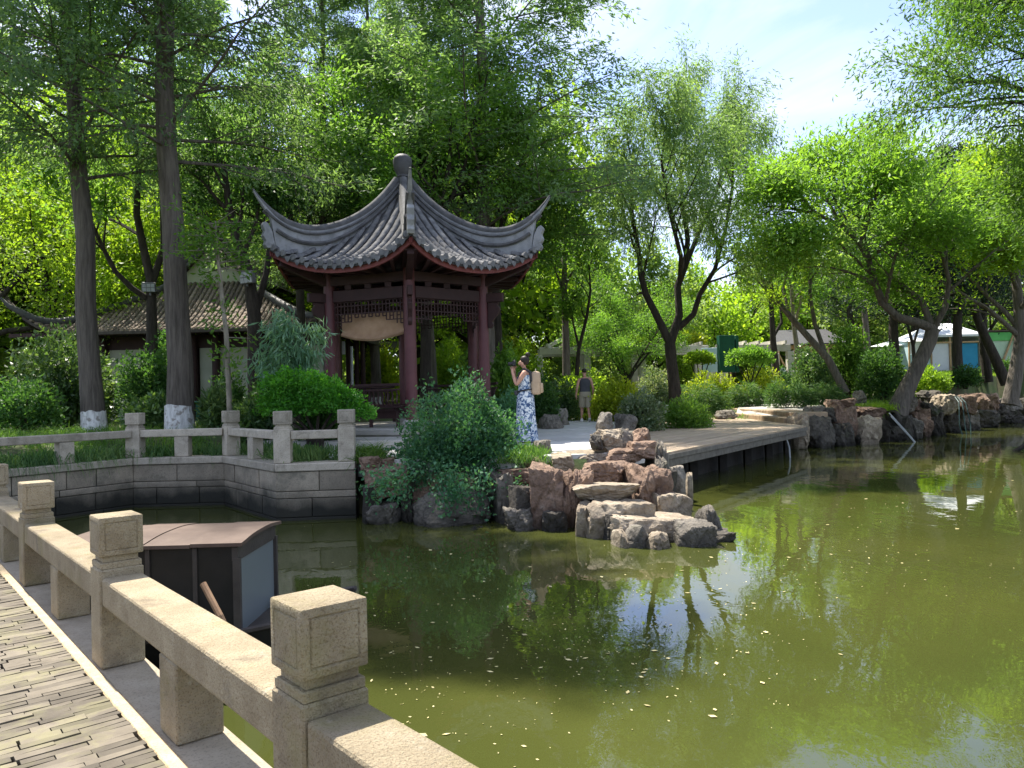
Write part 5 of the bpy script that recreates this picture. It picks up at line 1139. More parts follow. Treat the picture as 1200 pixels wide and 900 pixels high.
class Grow:
    def __init__(s, seed): s.r = random.Random(seed); s.mb = MB(); s.a = []; s.d = []
    def limb(s, p, d, L_, r0, lvl, cfg):
        """cfg[lvl] = dict(n segments, wander, up, kids, kid angle, kid length, r ratio, start)"""
        c = cfg[lvl]; n = c.get('n', 5); pts = [p.copy()]; d = d.normalized()
        for i in range(n):
            d = (d+Vector((s.r.gauss(0, 1), s.r.gauss(0, 1), s.r.gauss(0, 1)))*c.get('w', .12)+Vector((0, 0, c.get('up', 0)))).normalized()
            pts.append(pts[-1]+d*(L_/n))
        s.along(pts, r0, lvl, cfg)
    def along(s, pts, r0, lvl, cfg, r1=None):
        c = cfg[lvl]; n = len(pts)-1; rr = [r0+((r1 if r1 is not None else r0*.22)-r0)*i/n for i in range(n+1)]
        if r0 > .004: s.mb.tube(pts, rr, 8 if r0 > .08 else 5 if r0 > .02 else 4, cap=False)
        L_ = sum((pts[i+1]-pts[i]).length for i in range(n))
        if lvl+1 >= len(cfg):
            k = c.get('anch', 3)
            for j in range(k):
                f = (j+1)/k*n; i = min(n-1, int(f-1e-6)); q = pts[i].lerp(pts[i+1], f-i); s.a.append(q[:]); s.d.append((pts[i+1]-pts[i]).normalized()[:])
            return
        st = c.get('start', .3); k = c['kids']
        for j in range(k):
            f = (st+(1-st)*(j+s.r.uniform(.2, .9))/k)*n; i = min(n-1, int(f)); q = pts[i].lerp(pts[i+1], f-i); t = (pts[i+1]-pts[i]).normalized()
            az = s.r.uniform(0, 6.283) if not c.get('planar') else (s.r.choice((0, math.pi))+s.r.gauss(0, .35))
            ref = t.cross(Vector((0, 0, 1)));
            if ref.length < .1: ref = Vector((1, 0, 0))
            ref.normalize(); sidev = Quaternion(t, az) @ ref; ang = c.get('ang', .8)*s.r.uniform(.75, 1.2)
            dd = t*math.cos(ang)+sidev*math.sin(ang); ll = L_*c.get('len', .5)*s.r.uniform(.65, 1.15)*(1.15-.6*(f/n if c.get('taper', 1) else 0))
            s.limb(q, dd, ll, max(.003, (rr[i])*c.get('rr', .5)), lvl+1, cfg)
def tree_obj(name, loc, label, cat, group, g, crown, bark, leaf, wash=None):
    t = thing(name, loc, label, cat, group)
    tk = g.mb.build('trunk', M[bark], t, smooth=70, world=False)
    if not crown.materials: crown.materials.append(None)
    co_ = link('crown', crown, None, t); co_.material_slots[0].link = 'OBJECT'; co_.material_slots[0].material = M[leaf]
    if wash and True:
        r, h, seed = wash; rr = random.Random(seed); q = MB(); n = 22
        rows = [[((r*(1.06-.10*z/h)+.004)*math.cos(2*math.pi*j/n), (r*(1.06-.10*z/h)+.004)*math.sin(2*math.pi*j/n), z) for j in range(n)] for z in (-.1, h*.4, h*.8)]
        top = [((r*.98+.004)*math.cos(2*math.pi*j/n), (r*.98+.004)*math.sin(2*math.pi*j/n), h*(1+rr.uniform(-.05, .05))) for j in range(n)]; rows.append(top); rows = [r_+[r_[0]] for r_ in rows]
        q.grid(rows).build('lime_wash', M['lime'], t, smooth=70, world=False)
    return t
NR = lambda s: np.random.RandomState(s)

# --- dawn redwoods: straight trunks, long drooping feathery sprays
def redwood(seed, Hh=23, r0=.238, z0=5.6, reach=4.4, nl=78, leafk=19, Ln=.15, Wd=.042):
    g = Grow(seed); R = g.r; tr = [Vector((R.gauss(0, .04), R.gauss(0, .04), Hh*i/16)) for i in range(17)]; tr[0] = Vector((0, 0, -.2))
    g.mb.tube(tr, [r0*1.12]+[r0*(1-.93*(i/16)**.95) for i in range(1, 17)], 14, cap=False)
    cfg = [dict(n=6, w=.07, up=-.015, kids=10, ang=1.0, len=.42, start=.18, planar=1, rr=.5), dict(n=4, w=.10, up=-.07, anch=5)]
    for i in range(nl):
        z = z0+(Hh-z0-.6)*((i+R.random())/nl)**1.12; f = (z-z0)/(Hh-z0); az = i*2.399+R.gauss(0, .3); L_ = reach*(1-f)**.75*R.uniform(.6, 1.1)+.5
        el = R.uniform(.05, .45)+f*.35; p = Vector((0, 0, z)); d = Vector((math.cos(az)*math.cos(el), math.sin(az)*math.cos(el), math.sin(el)))
        g.limb(p, d, L_, .016+.028*(1-f), 0, cfg)
    # short shoots hugging the trunk
    for i in range(90):
        z = z0*.9+(Hh-z0)*.75*R.random(); az = R.uniform(0, 6.28); rr = r0*(1-.9*z/Hh); g.a.append((math.cos(az)*rr, math.sin(az)*rr, z)); g.d.append((math.cos(az), math.sin(az), -.4))
    r = NR(seed); V = sprays(g.a, g.d, leafk, .13, Ln, Wd, r, .55, .3, .55, along=.22); return g, quads_mesh('crown', V)
RWA = redwood(3); RWB = redwood(8, 24, .272, 5.8, 4.3, 84)
def plant_redwood(proto, px, py, d, label, lean=0, rz=0, sc=1, wash=None, leaf='lf_redwood', bark='bark', proto_t=[None, None]):
    p = G(px, py, d); g, cm = proto[0], proto[1]; k = 0 if proto is RWA else 1
    if proto_t[k] is None:
        t = tree_obj('redwood_tree', tuple(p), label, 'tree', None, g, cm, bark, leaf, wash); proto_t[k] = t
    else:
        t = copy_tree(proto_t[k]); t.location = p; t['label'] = label
    t.rotation_euler = (0, lean, rz); t.scale = (sc, sc, sc); return t
plant_redwood(RWA, 111, 508, 17, 'tall redwood with a lime washed foot, first tree behind the far railing on the left', lean=R_(-2.7), wash=(.258, .50, 1))
plant_redwood(RWB, 211, 503, 16.4, 'thickest redwood with a lime washed foot, behind the railing post in front of the hall', lean=R_(-1.2), wash=(.295, .58, 2))
plant_redwood(RWA, 571, 450, 24.5, 'tall redwood whose trunk rises behind the right side of the pavilion roof', lean=R_(-.2), rz=1.9, sc=1.06).scale = (1.3, 1.3, 1.0)
plant_redwood(RWA, 440, 450, 33, 'redwood deep behind the left slope of the pavilion roof', rz=5, sc=.98)
plant_redwood(RWA, 505, 450, 29, 'redwood rising right behind the pavilion finial', rz=3.4, sc=.95)
plant_redwood(RWB, 385, 450, 26, 'redwood behind the left half of the pavilion roof', rz=5.4, sc=.80)
plant_redwood(RWA, 240, 450, 34, 'redwood far behind the hall gable', rz=1.2, sc=.9)

# --- broadleaf crowns with clumps
def broadleaf(seed, Hh, cr, trunk_h, r0, n_limb=7, leafk=9, Ln=.2, Wd=.09, up=.05, spread=.9, kid2=6, kid3=5, rad=.2, droop=.2, lean=(0, 0), flat=.5):
    g = Grow(seed); R = g.r; top = Vector((lean[0], lean[1], trunk_h)); tr = [Vector((lean[0]*(i/5)**1.3+R.gauss(0, .05), lean[1]*(i/5)**1.3+R.gauss(0, .05), trunk_h*i/5)) for i in range(6)]; tr[0] = Vector((0, 0, -.2))
    g.mb.tube(tr, [r0*(1.15-.35*i/5) for i in range(6)], 9, cap=False)
    cfg = [dict(n=6, w=.13, up=up, kids=kid2, ang=.75, len=.5, start=.28, rr=.55), dict(n=4, w=.16, up=up*.4, kids=kid3, ang=.85, len=.5, start=.2, rr=.5), dict(n=3, w=.2, up=-.02, anch=3)]
    for i in range(n_limb):
        az = i*2.399+R.gauss(0, .4); el = R.uniform(.35, 1.25) if i else 1.4; d = Vector((math.cos(az)*math.cos(el), math.sin(az)*math.cos(el), math.sin(el)))
        Lm = (cr*math.cos(el)+(Hh-trunk_h)*math.sin(el)*.9)*R.uniform(.75, 1.0); g.limb(tr[-1]-Vector((0, 0, R.uniform(0, trunk_h*.3))), d, Lm, r0*.55, 0, cfg)
    r = NR(seed); return g, quads_mesh('crown', sprays(g.a, g.d, leafk, rad, Ln, Wd, r, spread, flat, droop))
def plant(proto, cache, name, px, py, d, label, rz=0, sc=1, leaf='lf_mid', bark='bark_dark', group=None, sz=None, cat='tree'):
    p = G(px, py, d); key = (id(proto[1]), leaf)
    if key not in cache:
        t = tree_obj(name, tuple(p), label, cat, group, proto[0], proto[1], bark, leaf); cache[key] = t
    else:
        t = copy_tree(cache[key]); t.location = p; t['label'] = label; t.name = name
        if group: t['group'] = group
        elif 'group' in t: del t['group']
    t.rotation_euler = (0, 0, rz); t.scale = (sc, sc, sz or sc); return t
BL1 = broadleaf(21, 10, 4.4, 3.2, .17, 9, 44, .13, .062, rad=.3); BL2 = broadleaf(22, 12, 4.2, 4.2, .2, 10, 40, .13, .062, up=.08, rad=.3); BL3 = broadleaf(23, 8, 3.6, 2.2, .14, 9, 40, .12, .06, rad=.28)
BL4 = broadleaf(24, 13, 3.4, 7.6, .17, 9, 44, .13, .06, up=.07, rad=.3); FAR1 = broadleaf(31, 9, 4.2, 2.4, .17, 9, 20, .34, .19, kid2=5, kid3=4, rad=.5); FAR2 = broadleaf(32, 12, 4.4, 3.4, .2, 10, 20, .34, .19, kid2=5, kid3=4, rad=.5, up=.08)
CA = {}
for i, (nm, pr, px, py, d, rz, sc, lf, lb) in enumerate([
    ('broadleaf_tree', BL1, 60, 440, 31, 1.0, 1.25, 'lf_bright', 'bright green tree behind the left tip of the hall roof'),
    ('broadleaf_tree', BL1, -30, 440, 26, 2.0, 1.15, 'lf_bright', 'bright green tree cut by the left edge of the view'),
    ('broadleaf_tree', BL2, 150, 440, 36, 2.4, 1.15, 'lf_bright', 'sunny green tree rising behind the hall between the two washed trunks'),
    ('broadleaf_tree', BL3, 262, 440, 33, 4.2, 1.35, 'lf_bright', 'bright low tree right behind the hall gable'),
    ('broadleaf_tree', BL4, 352, 440, 24, 5.2, .82, 'lf_dark', 'dark leafed tree behind the left end of the pavilion roof'),
    ('broadleaf_tree', BL1, 430, 440, 37, .9, 1.1, 'lf_bright', 'light green tree glowing over the left slope of the pavilion roof'),
    ('broadleaf_tree', BL4, 501, 450, 23.5, 3.3, .95, 'lf_mid', 'tree whose grey trunk shows through the right bay of the pavilion'),
    ('broadleaf_tree', BL4, 583, 445, 26, 4.4, .9, 'lf_mid', 'dark leafed tree just right of the pavilion columns'),
    ('broadleaf_tree', BL3, 735, 440, 36, 3.7, .72, 'lf_mid', 'small round tree behind the hedge left of the willow'),
    ]): plant(pr, CA, nm, px, py, d, lb, rz, sc, lf)
MARKS = [(-60, 'the left edge shrubs'), (30, 'the left tip of the hall roof'), (100, 'the first washed trunk'), (160, 'the forked trunk by the hall'), (207, 'the thickest washed trunk'), (252, 'the hall gable'), (300, 'the dark trunk by the bamboo'), (345, 'the bamboo'),
         (400, 'the left slope of the pavilion roof'), (467, 'the pavilion finial'), (530, 'the right bay of the pavilion'), (590, 'the right pavilion column'), (640, 'the right tip of the pavilion roof'), (670, 'the straight grey trunk by the pergola'), (715, 'the walking man'),
         (755, 'the left limb of the willow'), (800, 'the willow trunk'), (855, 'the dark green board'), (906, 'the crooked dark trunk'), (950, 'the thin leaning tree'), (1000, 'the tall lighter bush'), (1050, 'the leaning forked trunk'), (1105, 'the blue tent door'), (1150, 'the green booth'), (1190, 'the tree at the right edge'), (1260, 'the right edge of the view')]
SEEN = set()
spots = [(-120, 48), (-40, 44), (40, 50), (110, 46), (190, 52), (270, 47), (345, 52), (420, 47), (490, 54), (555, 47), (610, 52), (665, 50), (715, 56), (770, 52), (815, 60), (860, 54), (905, 62), (950, 56), (1000, 62), (1050, 55), (1105, 60), (1160, 54), (1215, 60), (1280, 55), (1340, 60),
         (-80, 62), (10, 66), (80, 64), (160, 68), (240, 66), (320, 70), (400, 68), (470, 70), (530, 68), (600, 72), (690, 75), (750, 78), (830, 80), (900, 80), (980, 78), (1070, 80), (1140, 78), (1230, 80)]
def wood_label(px, d):
    mk = sorted(MARKS, key=lambda m_: abs(m_[0]-px)); row = 'nearer row' if d < 61 else 'farther row'
    for m_ in mk:
        lb = f'far woodland tree in line with {m_[1]}, {row}'
        if lb not in SEEN: SEEN.add(lb); return lb
rr = random.Random(4)
for i, (px, d) in enumerate(spots):
    left = px < 640; sc = rr.uniform(1.25, 1.6) if left else rr.uniform(.62, .95)
    if not left and d > 70: sc *= 1.15
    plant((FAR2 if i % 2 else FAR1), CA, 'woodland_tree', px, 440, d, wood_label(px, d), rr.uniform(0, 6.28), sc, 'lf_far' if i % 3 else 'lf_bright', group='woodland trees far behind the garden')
r = NR(88); V = []                                                         # the far wood reads as one mass below the crowns
for i in range(260):
    px_ = r.uniform(-160, 1380); d = r.uniform(58, 84); b = P(px_, 440, d); z0 = H(b.x, d)
    lm = [(b.x, d, z0+r.uniform(.5, 2.6), r.uniform(2.2, 3.6), 1.5, r.uniform(1.4, 2.6))]
    k = 330; u = norm(r.normal(0, 1, (k, 3))); u[:, 2] = np.abs(u[:, 2])*r.choice([1, 1, -.5], k); p = u*(1-.4*r.uniform(0, 1, k)**2)[:, None]*np.array(lm[0][3:])+np.array(lm[0][:3]); V.append(leaves(p, u, .55, .32, r, .9, .5))
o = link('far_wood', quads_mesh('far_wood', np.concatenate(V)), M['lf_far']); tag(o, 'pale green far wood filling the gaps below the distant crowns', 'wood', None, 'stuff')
# low far understorey so no bare ground shows between the trunks: rounded shrubs
def bushmesh(seed, n, lumps, Ln, Wd, shell=.55, spread=.9, flat=.5, hang=0):
    """leaf cloud in a unit-ish dome made of several lumps; lumps: list of (x,y,z,rx,ry,rz)"""
    r = NR(seed); V = []; tot = sum((l[3]*l[4]*l[5])**.667 for l in lumps)
    for (x, y, z, rx, ry, rz) in lumps:
        k = max(8, int(n*(rx*ry*rz)**.667/tot)); u = norm(r.normal(0, 1, (k, 3))); u[:, 2] = np.where(u[:, 2] < -.35, -u[:, 2], u[:, 2])
        rad = (1-shell*r.uniform(0, 1, k)**1.7)*(1+.10*np.sin(u[:, 0]*7+seed)+.10*np.sin(u[:, 1]*9+u[:, 2]*6))
        ns = 16; sdv = norm(r.normal(0, 1, (ns, 3))+np.array([0, 0, .5])); ks = k//9; wh = r.randint(0, ns, ks)   # stray shoots break the outline
        us = norm(sdv[wh]+r.normal(0, .05, (ks, 3))); us[:, 2] = np.abs(us[:, 2]); u = np.concatenate([u, us]); rad = np.concatenate([rad, r.uniform(.75, 1.28, ks)])
        p = u*rad[:, None]*np.array([rx, ry, rz])+np.array([x, y, z]); p = p[p[:, 2] > 0]; d = u[:len(p)]
        d = norm(p-np.array([x, y, z-.3*rz])); d[:, 2] -= hang; V.append(leaves(p, d, Ln, Wd, r, spread, flat))
    return quads_mesh('foliage', np.concatenate(V))
def lumpset(seed, w, t, h, k, base=.0):
    r = random.Random(seed); L_ = [(0, 0, h*.36+base, w*.40, t*.40, h*.58-base*.4)]
    for i in range(k):
        a = i*2.399+r.uniform(-.3, .3); q = r.uniform(.5, .95); zz = h*(.12+.42*r.random()*(1.1-q))+base
        L_.append((math.cos(a)*w*.30*q, math.sin(a)*t*.30*q, zz, w*r.uniform(.15, .22), t*r.uniform(.15, .22), min(h-zz, h*r.uniform(.28, .50))))
    return L_
bseed = [100]
def bush(x0, x1, y0, y1, d, t, label, leaf='lf_shrub', n=5000, Ln=.10, Wd=.05, k=7, name='shrub', group=None, cat='shrub', stems=5, spread=.9, flat=.5, hang=0, base=0, zb=None, shell=.55):
    bseed[0] += 1; a, b = P(x0, y1, d), P(x1, y1, d); zt = P((x0+x1)/2, y0, d).z; w = b.x-a.x; cx = (a.x+b.x)/2; z0 = H(cx, d+t*.3) if zb is None else zb; h = max(.25, zt-z0)
    o = thing(name, (cx, d+t/2, z0-.02), label, cat, group, rz=0)
    link('foliage', bushmesh(bseed[0], n, lumpset(bseed[0], w, t, h, k, base), Ln, Wd, shell, spread, flat, hang), M[leaf], o)
    if stems:
        q = MB(); r = random.Random(bseed[0])
        for i in range(stems):
            e = Vector((r.uniform(-.3, .3)*w, r.uniform(-.3, .3)*t, h*r.uniform(.5, .75))); q.tube([(e.x*.15, e.y*.15, -.1), (e.x*.45, e.y*.45, h*.3), tuple(e)], [.03*h+.008, .02*h+.006, .006], 5)
        q.build('stem', M['bark_dark'], o, smooth=70, world=False)
    return o
# big fine-leafed shrub over the rocks, with its trailing skirt
big = bush(440, 630, 440, 580, 11.15, 2.3, 'big fine leafed green shrub spilling over the rocks in the middle', 'lf_nandina', 34000, .062, .034, 15, stems=12, base=.0, zb=.22, shell=.6)
r = NR(55); A = []; D = []
rg = random.Random(55)
for i in range(40):                                                        # trailing shoots hanging over the rocks
    x0 = rg.uniform(428, 600); L_ = rg.uniform(.2, .6) if x0 > 470 else rg.uniform(.15, .4); p = P(x0, rg.uniform(545, 566), rg.uniform(10.9, 11.3))
    if x0 > 565: L_ *= .6
    for s_ in range(int(L_/.05)):
        q = p+Vector((.12*math.sin(i+s_*.3)+rg.gauss(0, .02), -.35*(1-math.exp(-s_*.12)), -.05*s_)); A.append((q-big.location)[:]); D.append((rg.uniform(-.5, .5), -.7, -.6))
link('trailing_shoots', quads_mesh('trailing_shoots', sprays(A, D, 7, .07, .062, .034, r, .8, .3)), M['lf_nandina'], big)
ct = thing('clipped_tree', tuple(G(368, 500, 14.0)), 'bright green clipped cloud shaped tree behind the end railing posts', 'topiary')
link('foliage', bushmesh(140, 15000, [(-.42, 0, 1.10, .50, .60, .38), (.02, 0, 1.06, .52, .62, .36), (.42, -.05, .88, .48, .55, .30), (.76, -.05, .66, .34, .42, .22), (-.66, .05, .80, .34, .5, .28), (.1, -.3, .80, .5, .4, .26), (-.3, -.3, .78, .4, .4, .26)], .06, .036), M['lf_topiary'], ct); q = MB()
for i in range(6): q.tube([(.04*i-.1, 0, -.1), (.05*i-.12, .03*i, .35), (.26*i-.7, .04, .75)], [.045, .035, .02], 6)
q.build('stem', M['bark_dark'], ct, smooth=60, world=False)
# bamboo
bm_ = thing('bamboo_clump', tuple(G(345, 480, 14.9)), 'arching bamboo clump with long pale leaves left of the pavilion', 'bamboo'); A = []; D = []; bs = MB(); rg = random.Random(12)
for i in range(17):
    az = rg.uniform(-3.6, .6); R2 = rg.uniform(.25, .8); hgt = rg.uniform(2.0, 3.3); x1 = R2*math.cos(az)*1.0; y1 = -abs(R2*math.sin(az))*.6
    pts = [Vector((0, 0, -.1))+Vector((x1*f**1.8, y1*f**1.8, hgt*(1.25*f-.42*f**3))) for f in (0, .2, .4, .6, .8, 1)]; bs.tube(pts, [.014, .013, .011, .009, .006, .003], 5)
    for j in range(34):
        f = rg.uniform(.38, 1)*5; k = min(4, int(f)); q = pts[k].lerp(pts[k+1], f-k); A.append(q[:]); D.append((rg.gauss(x1*.5, .6), rg.gauss(-.2, .5), rg.uniform(-1.2, -.1)))
bs.build('cane', M['bark_pale'], bm_, smooth=60, world=False); link('foliage', quads_mesh('foliage', sprays(A, D, 6, .10, .20, .028, NR(12), .35, .1, .5)), M['lf_bamboo'], bm_)
# sapling
sp = thing('sapling', tuple(G(270, 484, 15.3)), 'thin pale trunked sapling with leaf tufts in front of the hall wall', 'tree'); q = MB(); pts = [Vector((.0, 0, -.1)), Vector((-.02, 0, 1.0)), Vector((-.05, 0, 2.2)), Vector((-.16, .05, 3.2)), Vector((-.22, .05, 3.9)), Vector((-.26, .1, 4.5))]
q.tube(pts, [.062, .055, .05, .042, .03, .012], 8); A = []; D = []
for i in range(60):
    f = rg.uniform(1.0, 5)**1.0 if i % 2 else rg.uniform(3.6, 5); k = min(4, int(f)); a = pts[k].lerp(pts[k+1], f-k); l = rg.uniform(.1, .45) if f < 3 else rg.uniform(.3, .9); az = rg.uniform(0, 6.28); e = a+Vector((math.cos(az)*l, math.sin(az)*l, rg.uniform(-.05, .25))); q.tube([a, e], [.012, .005], 4)
    A += [a.lerp(e, .6)[:], e[:]]; D += [(e-a)[:]]*2
q.build('trunk', M['bark_pale'], sp, smooth=60, world=False); link('crown', quads_mesh('crown', sprays(A, D, 13, .09, .11, .05, NR(4), .8, .4, .2)), M['lf_mid'], sp)

SH = [  # x0,x1,y0,y1,d,t,label,leaf,n,Ln,Wd
 (-40, 96, 376, 505, 18.6, 3.0, 'large loose shrub with pale flecked leaves at the left edge', 'lf_shrub', 9000, .13, .065),
 (20, 112, 395, 505, 20.5, 2.6, 'tall shrub just left of the first washed trunk', 'lf_shrub', 6000, .13, .065),
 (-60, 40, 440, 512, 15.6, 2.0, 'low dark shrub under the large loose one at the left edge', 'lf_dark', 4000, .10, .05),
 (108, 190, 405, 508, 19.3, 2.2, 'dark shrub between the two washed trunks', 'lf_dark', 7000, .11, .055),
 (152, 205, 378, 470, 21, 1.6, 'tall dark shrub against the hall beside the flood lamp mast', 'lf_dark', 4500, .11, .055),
 (120, 205, 462, 515, 16.6, 1.6, 'low broad leafed shrub at the foot of the second washed trunk', 'lf_shrub', 4000, .13, .06),
 (222, 262, 452, 512, 16.2, 1.3, 'low shrub with long leaves right of the second washed trunk', 'lf_shrub', 2800, .16, .045),
 (258, 326, 462, 520, 14.9, 1.5, 'long leafed shrub behind the third railing post', 'lf_shrub', 4500, .17, .045),
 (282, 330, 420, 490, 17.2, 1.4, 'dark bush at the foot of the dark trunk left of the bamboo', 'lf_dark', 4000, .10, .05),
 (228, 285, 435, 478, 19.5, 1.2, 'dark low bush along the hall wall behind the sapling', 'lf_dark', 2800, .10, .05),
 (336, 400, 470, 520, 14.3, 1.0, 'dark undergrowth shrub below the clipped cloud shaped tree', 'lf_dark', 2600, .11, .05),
 (572, 616, 405, 505, 18.9, 1.4, 'broad leafed bush right of the pavilion columns, behind the woman', 'lf_mid', 4200, .16, .08),
 (575, 622, 455, 510, 16.4, 1.0, 'low bush with pale stems between the shrub and the woman', 'lf_nandina', 3000, .09, .04),
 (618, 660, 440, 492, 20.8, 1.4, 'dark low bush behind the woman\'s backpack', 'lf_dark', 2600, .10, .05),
 (628, 690, 442, 480, 25.5, 1.6, 'dark green hedge bush left of the walking man', 'lf_shrub', 3600, .11, .055),
 (656, 720, 462, 498, 26.4, 1.4, 'yellow green hedge bush right beside the walking man', 'lf_yellow', 4200, .11, .06),
 (690, 772, 444, 494, 24.2, 1.8, 'wide yellow green hedge mound between the man and the willow', 'lf_yellow', 6500, .11, .06),
 (640, 735, 431, 462, 31, 2.0, 'low hedge in front of the cream pergola', 'lf_bright', 4800, .13, .07),
 (726, 790, 455, 503, 20.5, 1.7, 'white flecked dark shrub left of the deck', 'lf_pale', 5500, .09, .05),
 (778, 846, 463, 502, 21.5, 1.8, 'grassy green shrub behind the deck, beside the white flecked one', 'lf_mid', 5000, .12, .03),
 (744, 800, 425, 470, 30, 1.5, 'pale leafed shrub at the foot of the willow', 'lf_pale', 3200, .11, .06),
 (800, 880, 432, 470, 31.5, 2.0, 'yellow green bed of low shrubs right of the willow foot', 'lf_yellow', 5200, .11, .05),
 (870, 935, 428, 466, 33, 2.0, 'yellow green low shrub below the round clipped crowns', 'lf_yellow', 4500, .11, .05),
 (778, 872, 446, 476, 29.5, 1.8, 'long mound of arching grass at the left of the garden path', 'lf_lily', 5200, .22, .022),
 (856, 905, 448, 472, 30.5, 1.4, 'second arching grass mound touching the garden path', 'lf_lily', 3000, .22, .022),
 (903, 928, 444, 470, 28.3, 1.0, 'small round grass tuft at the far right of the path', 'lf_lily', 2000, .2, .022),
 (926, 954, 446, 470, 28.0, 1.0, 'middle of three grass tufts at the right of the path', 'lf_lily', 2000, .2, .022),
 (950, 1000, 448, 472, 27.6, 1.2, 'widest of three dark grass tufts at the right of the path', 'lf_lily', 3200, .2, .022),
 (934, 996, 398, 462, 29, 2.0, 'dark glossy bush at the foot of the leaning thin trunk', 'lf_shrub', 6500, .11, .06),
 (982, 1042, 374, 456, 30.5, 2.4, 'tall lighter bush between the dark glossy bush and the round dark bush', 'lf_mid', 7000, .13, .07),
 (1018, 1080, 400, 462, 28.4, 2.0, 'round dark clipped bush behind the leaning trunk', 'lf_dark', 8000, .10, .055),
 (1066, 1130, 428, 464, 29.8, 1.7, 'low light green bush on the lawn right of the leaning trunk', 'lf_bright', 4200, .12, .06),
 (1125, 1162, 426, 452, 33, 1.4, 'small dark bush on the lawn in front of the tent', 'lf_dark', 2600, .11, .06),
 (1158, 1215, 420, 446, 38, 1.6, 'dark hedge bush behind the last tree', 'lf_dark', 3000, .12, .06),
 (880, 945, 425, 446, 38, 2.0, 'dark hedge behind the slender trees', 'lf_dark', 3600, .13, .07)]
for (x0, x1, y0, y1, d, t, lb, lf, n, Ln, Wd) in SH:
    grassy = lf == 'lf_lily'
    bush(x0, x1, y0, y1, d, t, lb, lf, n, Ln, Wd, k=6 if not grassy else 4, stems=0 if grassy else 4, name='grass_mound' if grassy else 'shrub', cat='grass' if grassy else 'shrub', spread=.9 if not grassy else .45, hang=.9 if grassy else 0)
for (x0, x1, y0, y1, d, t, lb, lf) in ((396, 470, 398, 450, 33, 2.6, 'sunlit yellow green bush framed by the left bay of the pavilion', 'lf_yellow'), (500, 552, 390, 450, 31, 2.6, 'light green bush framed by the right bay of the pavilion', 'lf_bright'),
        (585, 640, 392, 440, 35, 2.6, 'light green bush just right of the pavilion columns beyond the low hedge', 'lf_bright'), (700, 765, 388, 440, 41, 3.0, 'bright bush between the two grey trunks and the willow', 'lf_far'), (640, 705, 380, 425, 44, 3.0, 'pale green bush behind the pitched frame of the pergola', 'lf_far'),
        (770, 850, 385, 430, 46, 3.0, 'pale green bush behind the fork of the willow', 'lf_bright'), (520, 600, 405, 455, 27.5, 2.2, 'mid green bush behind the pavilion bench', 'lf_mid')):
    bush(x0, x1, y0, y1, d, t, lb, lf, 7000, .15, .08, k=9)
def umbrella_bush(x0, x1, y0, y1, yb, d, label, leaf='lf_mid'):
    a, b = P(x0, y1, d), P(x1, y1, d); cx = (a.x+b.x)/2; z0 = H(cx, d); zt = P(cx, y0, d).z; zt = P((x0+x1)/2, y0, d).z; zm = P((x0+x1)/2, y1, d).z; w = b.x-a.x; h = zt-zm
    o = thing('clipped_tree', (cx, d, z0-.02), label, 'topiary'); bseed[0] += 1
    lm = [(0, 0, zm-z0+h*.35, w*.46, w*.4, h*.6)]+[(math.cos(i*1.05)*w*.30, math.sin(i*1.05)*w*.28, zm-z0+h*.3, w*.2, w*.2, h*.45) for i in range(6)]
    link('foliage', bushmesh(bseed[0], 4800, lm, .11, .06), M[leaf], o); q = MB()
    for i in range(4): q.tube([(0, 0, -.1), (.05*math.cos(i*1.6), .05*math.sin(i*1.6), (zm-z0)*.5), (.3*w*math.cos(i*1.6), .3*w*math.sin(i*1.6), zm-z0+h*.25)], [.05, .04, .02], 6)
    q.build('stem', M['bark_dark'], o, smooth=60, world=False)
umbrella_bush(802, 838, 411, 428, 440, 34, 'small umbrella shaped clipped tree with yellow green top left of the green board', 'lf_bright')
umbrella_bush(852, 906, 405, 430, 440, 33.5, 'wider umbrella shaped clipped tree in front of the dark green board', 'lf_mid')
for k, (px, py, d, w, lb) in enumerate(((600, 408, 39, 62, 'bright green creeper on the left end of the pergola'), (745, 404, 39.5, 46, 'bright yellow green creeper on the pergola left of the willow'), (812, 401, 40.5, 52, 'bright yellow green creeper on the pergola right of the willow'))):
    zt = P(px, py-13, d).z; bush(px-w/2, px+w/2, py-14, py+10, d, 2.0, lb, 'lf_yellow', 3800, .16, .09, 5, name='creeper', cat='creeper', zb=P(px, py+12, d).z, stems=3)

